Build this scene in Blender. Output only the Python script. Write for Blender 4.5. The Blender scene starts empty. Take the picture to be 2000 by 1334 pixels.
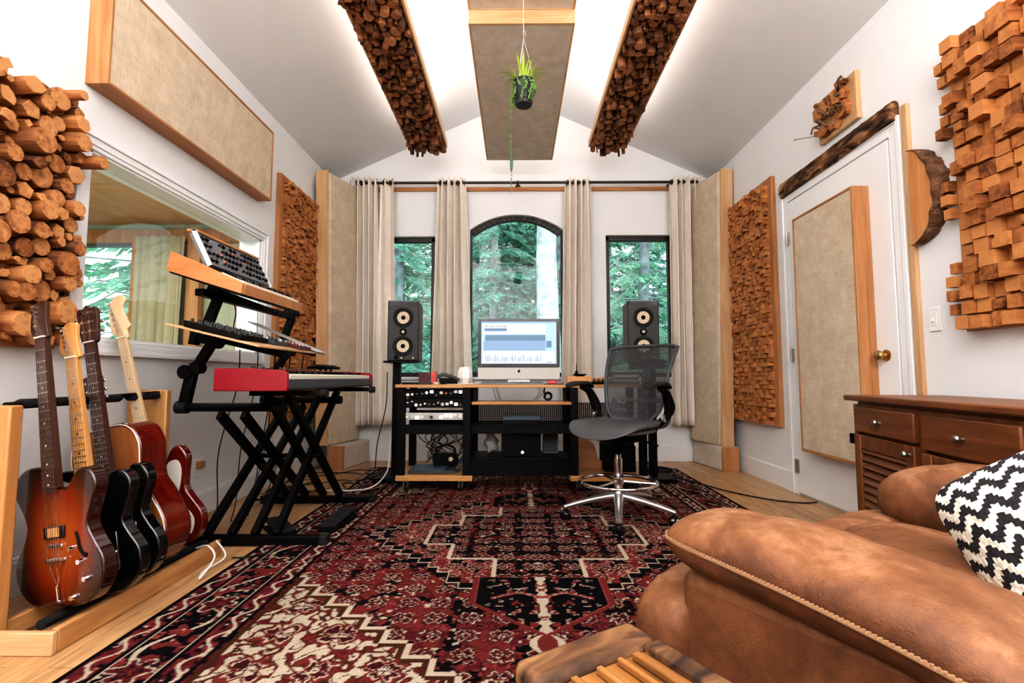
import bpy, bmesh, math, random
import numpy as np
from math import sin, cos, pi, radians, sqrt, atan2
from mathutils import Vector, Matrix, Euler
random.seed(7)
scn = bpy.context.scene
COL = scn.collection
XL, XR, YB, YF = -1.96, 2.08, 5.12, -2.3
EAVE, RIDGE, RX = 2.95, 3.87, 0.04

# ------------------------------------------------------------------ materials
MATS = {}
def newmat(name):
    m = bpy.data.materials.new(name); m.use_nodes = True
    nt = m.node_tree; b = nt.nodes['Principled BSDF']
    return m, nt, b
def N(nt, t, **kw):
    n = nt.nodes.new(t)
    for k, v in kw.items():
        if k.startswith('i_'):
            n.inputs[k[2:].replace('_', ' ')].default_value = v
        else: setattr(n, k, v)
    return n
def ramp(nt, fac, stops):
    r = N(nt, 'ShaderNodeValToRGB'); e = r.color_ramp.elements
    while len(e) < len(stops): e.new(0.5)
    for el, (p, c) in zip(e, stops):
        el.position = p; el.color = (*c, 1)
    nt.links.new(fac, r.inputs[0]); return r.outputs[0]
def coords(nt, scale=(1, 1, 1), rot=(0, 0, 0)):
    tc = N(nt, 'ShaderNodeTexCoord'); mp = N(nt, 'ShaderNodeMapping')
    mp.inputs['Scale'].default_value = scale; mp.inputs['Rotation'].default_value = rot
    nt.links.new(tc.outputs['Object'], mp.inputs[0]); return mp.outputs[0]
def bump(nt, b, h, s=.3, d=.01):
    n = N(nt, 'ShaderNodeBump'); n.inputs['Strength'].default_value = s; n.inputs['Distance'].default_value = d
    nt.links.new(h, n.inputs['Height']); nt.links.new(n.outputs[0], b.inputs['Normal'])
def mixc(nt, f, a, c, mode='MIX'):
    m = N(nt, 'ShaderNodeMix', data_type='RGBA', blend_type=mode)
    for s, v in ((0, f), (6, a), (7, c)):
        if hasattr(v, 'node'): nt.links.new(v, m.inputs[s])
        elif s == 0: m.inputs[0].default_value = v
        else: m.inputs[s].default_value = (*v, 1)
    return m.outputs[2]
def mathn(nt, op, a, b=0.0, c=0.0):
    m = N(nt, 'ShaderNodeMath', operation=op)
    for i, v in enumerate((a, b, c)):
        if hasattr(v, 'node'): nt.links.new(v, m.inputs[i])
        else: m.inputs[i].default_value = v
    return m.outputs[0]
def plain(name, col, rough=.5, metal=0, coat=0, spec=.5, emit=0, noise=0, nscale=20):
    m, nt, b = newmat(name)
    b.inputs['Base Color'].default_value = (*col, 1); b.inputs['Roughness'].default_value = rough
    b.inputs['Metallic'].default_value = metal; b.inputs['Coat Weight'].default_value = coat
    b.inputs['Specular IOR Level'].default_value = spec
    if emit:
        b.inputs['Emission Color'].default_value = (*col, 1); b.inputs['Emission Strength'].default_value = emit
    if noise:
        n = N(nt, 'ShaderNodeTexNoise'); n.inputs['Scale'].default_value = nscale; n.inputs['Detail'].default_value = 4
        nt.links.new(coords(nt), n.inputs[0])
        nt.links.new(ramp(nt, n.outputs[0], [(.3, tuple(c*(1-noise) for c in col)), (.7, tuple(min(1, c*(1+noise)) for c in col))]), b.inputs['Base Color'])
    return m
def wood(name, dark, mid, light, axis='z', scale=6, rough=.45, rnd=0, bmp=.15, coat=0, knots=True):
    m, nt, b = newmat(name)
    st = {'x': (.09, 1, 1), 'y': (1, .09, 1), 'z': (1, 1, .09)}[axis]
    cv = coords(nt, tuple(s*scale for s in st))
    n1 = N(nt, 'ShaderNodeTexNoise'); n1.inputs['Scale'].default_value = 3; n1.inputs['Detail'].default_value = 6; n1.inputs['Distortion'].default_value = 1.2
    n2 = N(nt, 'ShaderNodeTexNoise'); n2.inputs['Scale'].default_value = 18; n2.inputs['Detail'].default_value = 3
    nt.links.new(cv, n1.inputs[0]); nt.links.new(cv, n2.inputs[0])
    f = mathn(nt, 'ADD', mathn(nt, 'MULTIPLY', n1.outputs[0], .72), mathn(nt, 'MULTIPLY', n2.outputs[0], .28))
    if rnd:
        at = N(nt, 'ShaderNodeAttribute', attribute_name='rnd')
        f = mathn(nt, 'ADD', f, mathn(nt, 'MULTIPLY', mathn(nt, 'SUBTRACT', at.outputs['Fac'], .5), rnd))
    c = ramp(nt, f, [(.25, dark), (.5, mid), (.75, light)])
    nt.links.new(c, b.inputs['Base Color']); b.inputs['Roughness'].default_value = rough
    b.inputs['Coat Weight'].default_value = coat; b.inputs['Coat Roughness'].default_value = .15
    if bmp: bump(nt, b, n2.outputs[0], bmp, .004)
    return m
def burlap(name, c1, c2):
    m, nt, b = newmat(name)
    cv = coords(nt)
    n = N(nt, 'ShaderNodeTexNoise'); n.inputs['Scale'].default_value = 9; n.inputs['Detail'].default_value = 8; n.inputs['Roughness'].default_value = .7
    nt.links.new(cv, n.inputs[0])
    fine = []
    for sc in ((300, 300, 14), (14, 14, 300)):
        k = N(nt, 'ShaderNodeTexNoise'); k.inputs['Scale'].default_value = 1; k.inputs['Detail'].default_value = 2
        nt.links.new(coords(nt, sc), k.inputs[0]); fine.append(k.outputs[0])
    w = mathn(nt, 'ADD', mathn(nt, 'MULTIPLY', fine[0], .5), mathn(nt, 'MULTIPLY', fine[1], .5))
    f = mathn(nt, 'ADD', mathn(nt, 'MULTIPLY', n.outputs[0], .45), mathn(nt, 'MULTIPLY', w, .55))
    nt.links.new(ramp(nt, f, [(.34, c1), (.62, c2)]), b.inputs['Base Color'])
    b.inputs['Roughness'].default_value = .95; b.inputs['Specular IOR Level'].default_value = .1
    bump(nt, b, w, .5, .004); return m

def blotch(name, stops, sc, mp, bp):
    m, nt, b = newmat(name); n = N(nt, 'ShaderNodeTexNoise'); n.inputs['Scale'].default_value = sc; n.inputs['Detail'].default_value = 7; n.inputs['Distortion'].default_value = 1.4
    nt.links.new(coords(nt, mp), n.inputs[0]); nt.links.new(ramp(nt, n.outputs[0], stops), b.inputs['Base Color']); b.inputs['Roughness'].default_value = .7; bump(nt, b, n.outputs[0], bp, .02); return m
W = {}
W['wall'] = plain('white wall paint', (.83, .83, .835), .6, noise=.015, nscale=3)
W['ceil'] = plain('white ceiling paint', (.80, .80, .81), .7, noise=.015, nscale=3)
W['trim'] = plain('white trim paint', (.86, .86, .865), .35)
for ax in 'xyz':
    W['fir'+ax] = wood('orange fir '+ax, (.30, .125, .045), (.46, .215, .088), (.58, .31, .145), ax, 5, .5)
    W['pine'+ax] = wood('pale pine '+ax, (.46, .26, .13), (.60, .375, .20), (.72, .49, .29), ax, 5, .5)
    W['desk'+ax] = wood('desk maple '+ax, (.36, .16, .055), (.54, .28, .11), (.66, .38, .17), ax, 6, .35, coat=.3)
    W['dres'+ax] = wood('walnut stain '+ax, (.085, .026, .009), (.19, .066, .021), (.30, .115, .04), ax, 5, .42, coat=.12)
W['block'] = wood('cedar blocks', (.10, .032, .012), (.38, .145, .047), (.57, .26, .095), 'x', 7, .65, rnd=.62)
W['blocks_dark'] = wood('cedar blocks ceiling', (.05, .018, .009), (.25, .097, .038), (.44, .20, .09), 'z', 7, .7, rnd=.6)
W['log'] = wood('log ends', (.08, .028, .011), (.37, .145, .048), (.62, .32, .135), 'x', 6, .65, rnd=.75)
W['dark_log'] = wood('dark cherry log', (.06, .03, .015), (.20, .10, .05), (.32, .18, .09), 'x', 6, .7, rnd=.5)
W['synth'] = wood('synth wood', (.42, .17, .06), (.56, .26, .11), (.64, .33, .15), 'x', 6, .4)
W['bark'] = wood('bark', (.03, .014, .008), (.17, .085, .045), (.36, .20, .11), 'y', 14, .9, bmp=.9)
W['mantel'] = wood('live edge mantel', (.02, .009, .005), (.16, .062, .022), (.46, .23, .10), 'y', 16, .6, bmp=.9)
W['mantel'] = blotch('live edge mantel', [(.38, (.018, .008, .004)), (.48, (.10, .042, .017)), (.56, (.19, .085, .035)), (.66, (.45, .25, .12))], 16, (1, .35, 1), .8)
W['slab'] = wood('live edge slice', (.40, .15, .04), (.60, .26, .08), (.75, .38, .13), 'z', 3, .35, coat=.3)
W['burlap'] = burlap('burlap', (.50, .395, .285), (.75, .635, .50))
W['burlapd'] = burlap('burlap underside', (.56, .48, .40), (.76, .68, .60))
W['curtain'] = burlap('curtain linen', (.84, .74, .64), (.96, .89, .81))
W['booth_curtain'] = burlap('booth curtain', (.40, .36, .26), (.52, .47, .36))
W['boothwall'] = plain('booth wall', (.42, .44, .33), .8, noise=.1, nscale=2)
W['black'] = plain('black powder coat', (.003, .003, .0032), .5, spec=.2)
W['blackm'] = plain('matte black', (.004, .004, .0042), .7, spec=.2)
W['blackg'] = plain('gloss black', (.006, .006, .007), .12, coat=.8)
W['rubber'] = plain('dark rubber', (.01, .01, .011), .8)
W['cable'] = plain('black cable', (.012, .012, .013), .5)
W['cablew'] = plain('white cable', (.75, .75, .73), .5)
W['chrome'] = plain('chrome', (.8, .8, .82), .12, 1)
W['alu'] = plain('brushed aluminium', (.62, .62, .63), .32, 1)
W['alup'] = plain('pale aluminium', (.50, .48, .45), .5, .15)
W['brass'] = plain('antique brass', (.55, .38, .18), .28, 1)
W['nickel'] = plain('dull nickel', (.45, .41, .37), .35, 1)
W['white'] = plain('white plastic', (.82, .82, .80), .35)
W['cream'] = plain('cream plastic', (.78, .74, .66), .4)
W['ivory'] = plain('ivory guitar plastic', (.80, .76, .66), .4)
W['red'] = plain('red lacquer', (.26, .002, .014), .38, coat=.1)
W['redp'] = plain('coral red', (.75, .12, .12), .5)
W['maroon'] = plain('dark brown card', (.09, .025, .025), .6)
W['grey'] = plain('grey plastic', (.20, .20, .21), .5)
W['dgrey'] = plain('dark grey plastic', (.055, .058, .063), .5)
W['lgrey'] = plain('light grey plastic', (.50, .50, .50), .45)
W['blueg'] = plain('slate blue plastic', (.06, .085, .12), .4)
W['spk'] = plain('charcoal speaker baffle', (.028, .028, .029), .5)
W['spkside'] = plain('speaker wood side', (.06, .035, .024), .45)
W['cone'] = plain('tan speaker cone', (.62, .50, .36), .6, noise=.15, nscale=80)
W['led'] = plain('white led', (.7, .85, 1), .5, emit=6)
W['redled'] = plain('red led', (1, .12, .04), .5, emit=1.2)
W['winframe'] = plain('bronze window frame', (.035, .028, .025), .4)
W['rod'] = plain('bronze curtain rod', (.055, .045, .04), .35, .6)
W['maple'] = wood('guitar maple', (.70, .47, .26), (.82, .60, .37), (.88, .70, .47), 'z', 4, .3, coat=.3)
W['amber'] = wood('amber maple', (.48, .22, .07), (.64, .34, .12), (.72, .42, .17), 'z', 4, .3, coat=.4)
W['rosewood'] = wood('rosewood', (.03, .012, .008), (.07, .028, .018), (.12, .05, .03), 'z', 5, .45)
W['cherry'] = wood('cherry gloss', (.05, .004, .002), (.11, .008, .004), (.19, .018, .007), 'z', 4, .1, coat=1)
W['natural'] = wood('amber spruce top', (.18, .055, .010), (.32, .105, .020), (.42, .16, .04), 'z', 5, .45, coat=.1)
W['foliage1'] = plain('fir needles', (.22, .46, .37), .7, noise=.55, nscale=5)
W['foliage2'] = plain('light needles', (.36, .62, .46), .7, noise=.5, nscale=4)
W['foliage3'] = plain('brown undergrowth', (.30, .36, .28), .8, noise=.5, nscale=5)
W['trunk'] = plain('pale trunk bark', (.56, .57, .60), .9, noise=.35, nscale=6)
W['trunkd'] = plain('grey trunk bark', (.36, .37, .40), .9, noise=.35, nscale=6)
W['ground'] = plain('forest ground', (.14, .18, .11), .95, noise=.4, nscale=2)
W['leaf'] = plain('lime leaf', (.42, .58, .07), .45)
W['leafd'] = plain('green succulent', (.14, .28, .06), .5)
W['leafdk'] = plain('dark hanging leaf', (.05, .11, .05), .5)
W['pot'] = plain('charcoal pot', (.03, .032, .036), .5)
W['string'] = plain('white cord', (.7, .7, .7), .6)
W['oak'] = wood('rack oak', (.34, .15, .05), (.50, .25, .09), (.62, .35, .14), 'z', 4, .4, coat=.2)
W['steel'] = plain('guitar string steel', (.6, .58, .55), .3, 1)

def glassmat():
    m = bpy.data.materials.new('window glass'); m.use_nodes = True; nt = m.node_tree; nt.nodes.clear()
    o = N(nt, 'ShaderNodeOutputMaterial'); t = N(nt, 'ShaderNodeBsdfTransparent'); g = N(nt, 'ShaderNodeBsdfGlossy')
    g.inputs['Roughness'].default_value = .01; t.inputs[0].default_value = (.93, .97, .95, 1)
    fr = N(nt, 'ShaderNodeFresnel'); fr.inputs[0].default_value = 1.5
    ge = N(nt, 'ShaderNodeNewGeometry'); f = mathn(nt, 'MULTIPLY', fr.outputs[0], mathn(nt, 'SUBTRACT', 1.0, ge.outputs['Backfacing']))
    mx = N(nt, 'ShaderNodeMixShader'); nt.links.new(f, mx.inputs[0]); nt.links.new(t.outputs[0], mx.inputs[1]); nt.links.new(g.outputs[0], mx.inputs[2])
    nt.links.new(mx.outputs[0], o.inputs[0]); return m
W['glass'] = glassmat()
def holemat(name, base, axes, freq, duty, rough=.6):
    """woven or perforated sheet: real see-through holes from an object-space grid"""
    m = bpy.data.materials.new(name); m.use_nodes = True; nt = m.node_tree
    b = nt.nodes['Principled BSDF']; b.inputs['Base Color'].default_value = (*base, 1); b.inputs['Roughness'].default_value = rough
    o = nt.nodes['Material Output']; tc = N(nt, 'ShaderNodeTexCoord'); sp = N(nt, 'ShaderNodeSeparateXYZ'); nt.links.new(tc.outputs['Object'], sp.inputs[0])
    fs = []
    for a, fq, du in zip(axes, freq, duty):
        fr = mathn(nt, 'FRACT', mathn(nt, 'MULTIPLY', sp.outputs['XYZ'.index(a)], fq))
        fs.append(mathn(nt, 'LESS_THAN', fr, du))
    f = mathn(nt, 'MULTIPLY', fs[0], fs[1])
    t = N(nt, 'ShaderNodeBsdfTransparent'); mx = N(nt, 'ShaderNodeMixShader')
    nt.links.new(f, mx.inputs[0]); nt.links.new(b.outputs[0], mx.inputs[1]); nt.links.new(t.outputs[0], mx.inputs[2]); nt.links.new(mx.outputs[0], o.inputs[0])
    return m
W['mesh'] = holemat('office chair mesh', (.035, .035, .037), 'XZ', (120, 100), (.5, .36))
W['perf'] = holemat('perforated steel', (.010, .010, .011), 'XZ', (62, 62), (.52, .52), .5)
def seatmesh():
    m, nt, b = newmat('seat mesh weave')
    v = N(nt, 'ShaderNodeTexWave'); v.inputs['Scale'].default_value = 45; v.inputs['Distortion'].default_value = 1.5
    nt.links.new(coords(nt), v.inputs[0]); nt.links.new(ramp(nt, v.outputs['Fac'], [(.2, (.04, .04, .042)), (.8, (.13, .13, .135))]), b.inputs['Base Color'])
    b.inputs['Roughness'].default_value = .45; return m
W['seat'] = seatmesh()
def leather():
    m, nt, b = newmat('worn tan leather')
    cv = coords(nt)
    n = N(nt, 'ShaderNodeTexNoise'); n.inputs['Scale'].default_value = 5; n.inputs['Detail'].default_value = 9; n.inputs['Roughness'].default_value = .65; n.inputs['Distortion'].default_value = .6
    n2 = N(nt, 'ShaderNodeTexNoise'); n2.inputs['Scale'].default_value = 45; n2.inputs['Detail'].default_value = 6
    n3 = N(nt, 'ShaderNodeTexVoronoi', feature='DISTANCE_TO_EDGE'); n3.inputs['Scale'].default_value = 160
    for q in (n, n2, n3): nt.links.new(cv, q.inputs[0])
    f = mathn(nt, 'ADD', mathn(nt, 'MULTIPLY', n.outputs[0], .8), mathn(nt, 'MULTIPLY', n2.outputs[0], .2))
    # paler colour where the hide faces up
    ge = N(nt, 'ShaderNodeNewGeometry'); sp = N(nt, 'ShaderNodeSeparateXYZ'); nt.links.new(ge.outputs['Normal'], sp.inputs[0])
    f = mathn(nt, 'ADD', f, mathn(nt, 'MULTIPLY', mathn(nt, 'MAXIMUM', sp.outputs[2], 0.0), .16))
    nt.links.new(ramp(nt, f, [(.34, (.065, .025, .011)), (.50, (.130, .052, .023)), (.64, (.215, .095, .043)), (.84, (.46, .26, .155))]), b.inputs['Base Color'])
    b.inputs['Roughness'].default_value = .55; b.inputs['Specular IOR Level'].default_value = .35
    h = mathn(nt, 'ADD', mathn(nt, 'MULTIPLY', n3.outputs[0], .4), mathn(nt, 'MULTIPLY', n.outputs[0], 1.2))
    bump(nt, b, h, .25, .01); return m
W['leather'] = leather()
W['stitch'] = plain('pale stitched welt', (.36, .21, .12), .7)
def floormat():
    m, nt, b = newmat('oak planks')
    cv = coords(nt, rot=(0, 0, 0))
    sp = N(nt, 'ShaderNodeSeparateXYZ'); nt.links.new(cv, sp.inputs[0])
    br = N(nt, 'ShaderNodeTexBrick', offset=.37); br.inputs['Scale'].default_value = 1
    br.inputs['Brick Width'].default_value = 1.5; br.inputs['Row Height'].default_value = .125; br.inputs['Mortar Size'].default_value = .0018
    br.inputs['Color1'].default_value = (0, 0, 0, 1); br.inputs['Color2'].default_value = (1, 1, 1, 1); br.inputs['Mortar'].default_value = (.5, .5, .5, 1)
    nt.links.new(coords(nt, rot=(0, 0, radians(90))), br.inputs[0])
    n = N(nt, 'ShaderNodeTexNoise'); n.inputs['Scale'].default_value = 4; n.inputs['Detail'].default_value = 7; n.inputs['Distortion'].default_value = 1.5
    nt.links.new(coords(nt, (9, .8, 9)), n.inputs[0])
    f = mathn(nt, 'ADD', mathn(nt, 'MULTIPLY', n.outputs[0], .8), mathn(nt, 'MULTIPLY', br.outputs[0], .2))
    c = ramp(nt, f, [(.3, (.32, .165, .07)), (.5, (.52, .31, .15)), (.75, (.66, .44, .25))])
    c = mixc(nt, mathn(nt, 'MULTIPLY', br.outputs['Fac'], .7), c, (.16, .09, .045))
    nt.links.new(c, b.inputs['Base Color']); b.inputs['Roughness'].default_value = .35
    bump(nt, b, n.outputs[0], .08, .003); return m
W['floor'] = floormat()
def rugmat():
    m, nt, b = newmat('persian wool pile')
    at = N(nt, 'ShaderNodeAttribute', attribute_name='Col')
    n = N(nt, 'ShaderNodeTexNoise'); n.inputs['Scale'].default_value = 260; n.inputs['Detail'].default_value = 2
    nt.links.new(coords(nt), n.inputs[0])
    c = mixc(nt, .55, at.outputs['Color'], ramp(nt, n.outputs[0], [(.3, (.45, .45, .45)), (.7, (1, 1, 1))]), 'MULTIPLY')
    nt.links.new(c, b.inputs['Base Color']); b.inputs['Roughness'].default_value = .95; b.inputs['Specular IOR Level'].default_value = .08
    bump(nt, b, n.outputs[0], .5, .004); return m
W['rug'] = rugmat()
def zigzag():
    m, nt, b = newmat('black and ivory zigzag weave')
    tc = N(nt, 'ShaderNodeTexCoord'); sp = N(nt, 'ShaderNodeSeparateXYZ'); nt.links.new(tc.outputs['Object'], sp.inputs[0])
    nz = N(nt, 'ShaderNodeTexNoise'); nz.inputs['Scale'].default_value = 60; nt.links.new(tc.outputs['Object'], nz.inputs[0])
    j = mathn(nt, 'MULTIPLY', mathn(nt, 'SUBTRACT', nz.outputs[0], .5), .35)
    u = mathn(nt, 'SNAP', mathn(nt, 'PINGPONG', sp.outputs[0], .024), .006)
    f = mathn(nt, 'FRACT', mathn(nt, 'ADD', mathn(nt, 'MULTIPLY', mathn(nt, 'ADD', sp.outputs[2], mathn(nt, 'MULTIPLY', u, 1.1)), 27), j))
    s = mathn(nt, 'LESS_THAN', f, .5)
    nt.links.new(mixc(nt, s, (.80, .76, .66), (.025, .022, .025)), b.inputs['Base Color']); b.inputs['Roughness'].default_value = .95
    bump(nt, b, nz.outputs[0], .8, .01); return m
W['zigzag'] = zigzag()
def sunburst(name, c0, c1, c2):
    """burst finish: amber centre to dark edge, in the body's own space"""
    m, nt, b = newmat(name)
    tc = N(nt, 'ShaderNodeTexCoord'); mp = N(nt, 'ShaderNodeMapping')
    mp.inputs['Location'].default_value = (0, 0, -.86); mp.inputs['Scale'].default_value = (5.2, 0, 3.9)
    nt.links.new(tc.outputs['Object'], mp.inputs[0])
    v = N(nt, 'ShaderNodeVectorMath', operation='LENGTH'); nt.links.new(mp.outputs[0], v.inputs[0])
    nt.links.new(ramp(nt, v.outputs['Value'], [(.15, c0), (.6, c1), (.95, c2)]), b.inputs['Base Color'])
    b.inputs['Roughness'].default_value = .12; b.inputs['Coat Weight'].default_value = .6; return m
W['burst'] = sunburst('sunburst', (.36, .085, .012), (.20, .025, .004), (.018, .003, .002))
W['burstside'] = plain('dark burst side', (.03, .006, .005), .1, coat=.8)

# ------------------------------------------------------------------ mesh builder
class B:
    def __init__(s): s.v = []; s.f = []; s.r = []; s.val = .5; s.mi = []; s.m = 0
    def add(s, vs, fs, rs=None):
        o = len(s.v); s.v += [tuple(p) for p in vs]
        for i, f in enumerate(fs):
            s.f.append([o+k for k in f]); s.r.append(rs[i] if rs else s.val); s.mi.append(s.m)
        return s
    def mm(s, x0, x1, y0, y1, z0, z1):
        vs = [(x, y, z) for x in (x0, x1) for y in (y0, y1) for z in (z0, z1)]
        return s.add(vs, [(0, 1, 3, 2), (4, 6, 7, 5), (0, 4, 5, 1), (2, 3, 7, 6), (0, 2, 6, 4), (1, 5, 7, 3)])
    def box(s, c, d, R=None):
        c = Vector(c); M = (R.to_matrix() if isinstance(R, Euler) else R) if R else Matrix.Identity(3)
        vs = [c + M @ Vector((x*d[0]/2, y*d[1]/2, z*d[2]/2)) for x in (-1, 1) for y in (-1, 1) for z in (-1, 1)]
        return s.add(vs, [(0, 1, 3, 2), (4, 6, 7, 5), (0, 4, 5, 1), (2, 3, 7, 6), (0, 2, 6, 4), (1, 5, 7, 3)])
    def bar(s, p, q, w, h, up=(0, 0, 1)):
        p, q = Vector(p), Vector(q); d = (q-p).normalized(); u = Vector(up)
        if abs(d.dot(u)) > .95: u = Vector((1, 0, 0))
        a = d.cross(u).normalized(); u = a.cross(d)
        vs = [e + a*i*w/2 + u*j*h/2 for e in (p, q) for i in (-1, 1) for j in (-1, 1)]
        return s.add(vs, [(0, 1, 3, 2), (4, 6, 7, 5), (0, 4, 5, 1), (2, 3, 7, 6), (0, 2, 6, 4), (1, 5, 7, 3)])
    def tube(s, pts, r, n=10, caps=True):
        pts = [Vector(p) for p in pts]; rs = r if isinstance(r, (list, tuple)) else [r]*len(pts)
        t0 = (pts[1]-pts[0]).normalized(); a = t0.orthogonal().normalized(); vs = []; L = len(pts)
        for i, p in enumerate(pts):
            t = (pts[min(i+1, L-1)]-pts[max(i-1, 0)]).normalized()
            a = (a - t*a.dot(t)); a = a.normalized() if a.length > 1e-6 else t.orthogonal().normalized(); b = t.cross(a)
            vs += [p + (a*cos(2*pi*k/n)+b*sin(2*pi*k/n))*rs[i] for k in range(n)]
        fs = [(i*n+k, i*n+(k+1) % n, (i+1)*n+(k+1) % n, (i+1)*n+k) for i in range(L-1) for k in range(n)]
        if caps: fs += [tuple(range(n))[::-1], tuple((L-1)*n+k for k in range(n))]
        return s.add(vs, fs)
    def cyl(s, p, q, r, r2=None, n=20): return s.tube([p, q], [r, r if r2 is None else r2], n)
    def lathe(s, prof, c=(0, 0, 0), ax='z', n=28):
        c = Vector(c); vs = []
        for r, h in prof:
            for k in range(n):
                a, b_ = r*cos(2*pi*k/n), r*sin(2*pi*k/n)
                vs.append(c + Vector({'z': (a, b_, h), 'y': (a, h, b_), 'x': (h, a, b_)}[ax]))
        L = len(prof)
        fs = [(i*n+k, i*n+(k+1) % n, (i+1)*n+(k+1) % n, (i+1)*n+k) for i in range(L-1) for k in range(n)]
        fs += [tuple(range(n))[::-1], tuple((L-1)*n+k for k in range(n))]
        return s.add(vs, fs)
    def prism(s, poly, fn, a, b_):
        n = len(poly); vs = [fn(u, v, a) for u, v in poly] + [fn(u, v, b_) for u, v in poly]
        return s.add(vs, [tuple(range(n))[::-1], tuple(range(n, 2*n))] + [(k, (k+1) % n, n+(k+1) % n, n+k) for k in range(n)])
    def grid(s, fn, nu, nv, closeu=False, closev=False):
        vs = [fn(i/(nu if closeu else nu-1), j/(nv if closev else nv-1)) for j in range(nv) for i in range(nu)]
        fs = [(j*nu+i, j*nu+(i+1) % nu, ((j+1) % nv)*nu+(i+1) % nu, ((j+1) % nv)*nu+i)
              for j in range(nv if closev else nv-1) for i in range(nu if closeu else nu-1)]
        return s.add(vs, fs)
    def ell(s, c, r, n=16, m=10, R=None):
        c = Vector(c); M = R.to_matrix() if R else Matrix.Identity(3)
        def f(u, v):
            th = 2*pi*u; ph = pi*(.001+.998*v)
            return c + M @ Vector((r[0]*sin(ph)*cos(th), r[1]*sin(ph)*sin(th), r[2]*cos(ph)))
        return s.grid(f, n, m, closeu=True)
    def sbox(s, c, r, e=4, n=32, m=18, R=None, fn=None):
        """super-ellipsoid cushion"""
        c = Vector(c); M = R.to_matrix() if R else Matrix.Identity(3); p = 2/e
        pw = lambda x: math.copysign(abs(x)**p, x)
        def f(u, v):
            th = 2*pi*u; ph = pi*(.002+.996*v)
            q = Vector((r[0]*pw(sin(ph))*pw(cos(th)), r[1]*pw(sin(ph))*pw(sin(th)), r[2]*pw(cos(ph))))
            if fn: q = fn(q)
            return c + M @ q
        o = len(s.v); s.grid(f, n, m, closeu=True); s.f += [list(range(o, o+n)), list(range(o+(m-1)*n, o+m*n))]; s.r += [s.val]*2; s.mi += [s.m]*2
        return s

def thing(name, label, cat, loc=(0, 0, 0), rot=(0, 0, 0), group=None):
    o = bpy.data.objects.new(name, None); COL.objects.link(o); o.location = loc; o.rotation_euler = rot
    o.empty_display_size = .05; o['label'] = label; o['category'] = cat
    if group: o['group'] = group
    return o
def tag(o, label, cat, group=None):
    o['label'] = label; o['category'] = cat
    if group: o['group'] = group
    return o
def rootmat(p):
    while p.parent: p = p.parent
    return Matrix.LocRotScale(p.location, p.rotation_euler, None)
def obj(name, b, mat, parent=None, world=False, bevel=0, sub=0, smooth=True, angle=35, label=None, kind=None, org=None):
    """link one mesh. world=True: the vertices are room coordinates"""
    me = bpy.data.meshes.new(name); vs = b.v
    if parent is not None and world:
        M = rootmat(parent).inverted(); vs = [tuple(M @ Vector(v)) for v in vs]
    if org is not None: vs = [tuple(Vector(v)-Vector(org)) for v in vs]
    me.from_pydata(vs, [], b.f)
    at = me.attributes.new('rnd', 'FLOAT', 'FACE'); at.data.foreach_set('value', b.r)
    ms = mat if isinstance(mat, list) else [mat]
    for m in ms: me.materials.append(W[m] if isinstance(m, str) else m)
    if len(ms) > 1: me.polygons.foreach_set('material_index', b.mi)
    bm = bmesh.new(); bm.from_mesh(me); bmesh.ops.recalc_face_normals(bm, faces=bm.faces); bm.to_mesh(me); bm.free()
    if smooth: me.shade_smooth(); me.set_sharp_from_angle(angle=radians(angle))
    o = bpy.data.objects.new(name, me); COL.objects.link(o)
    if org is not None: o.location = org
    if parent is not None: o.parent = parent
    if bevel:
        md = o.modifiers.new('bevel', 'BEVEL'); md.width = bevel; md.segments = 2; md.limit_method = 'ANGLE'
    if sub:
        md = o.modifiers.new('sub', 'SUBSURF'); md.levels = sub; md.render_levels = sub
    if label: o['label'] = label
    if kind: o['kind'] = kind
    return o
def struct(name, b, mat, parent=None, **k):
    o = obj(name, b, mat, parent, **k)
    if parent is None: o['kind'] = 'structure'
    return o
def copy_tree(root, loc=None, rot=None, label=None, group=None):
    def cp(o, par):
        c = o.copy(); COL.objects.link(c); c.parent = par
        for ch in [k for k in o.children]: cp(ch, c)
        return c
    r = cp(root, None)
    if loc is not None: r.location = loc
    if rot is not None: r.rotation_euler = rot
    if label: r['label'] = label
    if group: r['group'] = group
    return r
def smooth(pts, k=6, closed=False):
    pts = [Vector(p) for p in pts]; n = len(pts); out = []
    for i in range(n if closed else n-1):
        g = (lambda j: pts[j % n]) if closed else (lambda j: pts[max(0, min(n-1, j))])
        a, b_, c, d = g(i-1), g(i), g(i+1), g(i+2)
        for q in range(k):
            t = q/k
            out.append(.5*((2*b_)+(c-a)*t+(2*a-5*b_+4*c-d)*t*t+(3*b_-a-3*c+d)*t**3))
    if not closed: out.append(pts[-1])
    return out

# ------------------------------------------------------------------ camera
cam = bpy.data.cameras.new('camera'); co = bpy.data.objects.new('camera', cam); COL.objects.link(co)
co.location = (0, 0, .85); co.rotation_euler = (radians(94.23), 0, radians(.477))
cam.sensor_width = 36; cam.lens = 960/2000*36; cam.clip_start = .02; scn.camera = co

# ------------------------------------------------------------------ room shell
struct('floor', B().mm(XL-.15, XR+.15, YF-.15, YB+.15, -.1, 0), 'floor')
def ceil_z(x): return RIDGE-(RIDGE-EAVE)*(RX-x)/(RX-XL) if x < RX else RIDGE-(RIDGE-EAVE)*(x-RX)/(XR-RX)
b = B()
for xa, xb in ((XL-.15, RX), (RX, XR+.15)):
    za, zb = ceil_z(xa), ceil_z(xb)
    b.prism([(xa, za), (xb, zb), (xb, zb+.12), (xa, za+.12)], lambda u, v, t: (u, t, v), YF-.15, YB+.15)
struct('ceiling', b, 'ceil')
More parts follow.
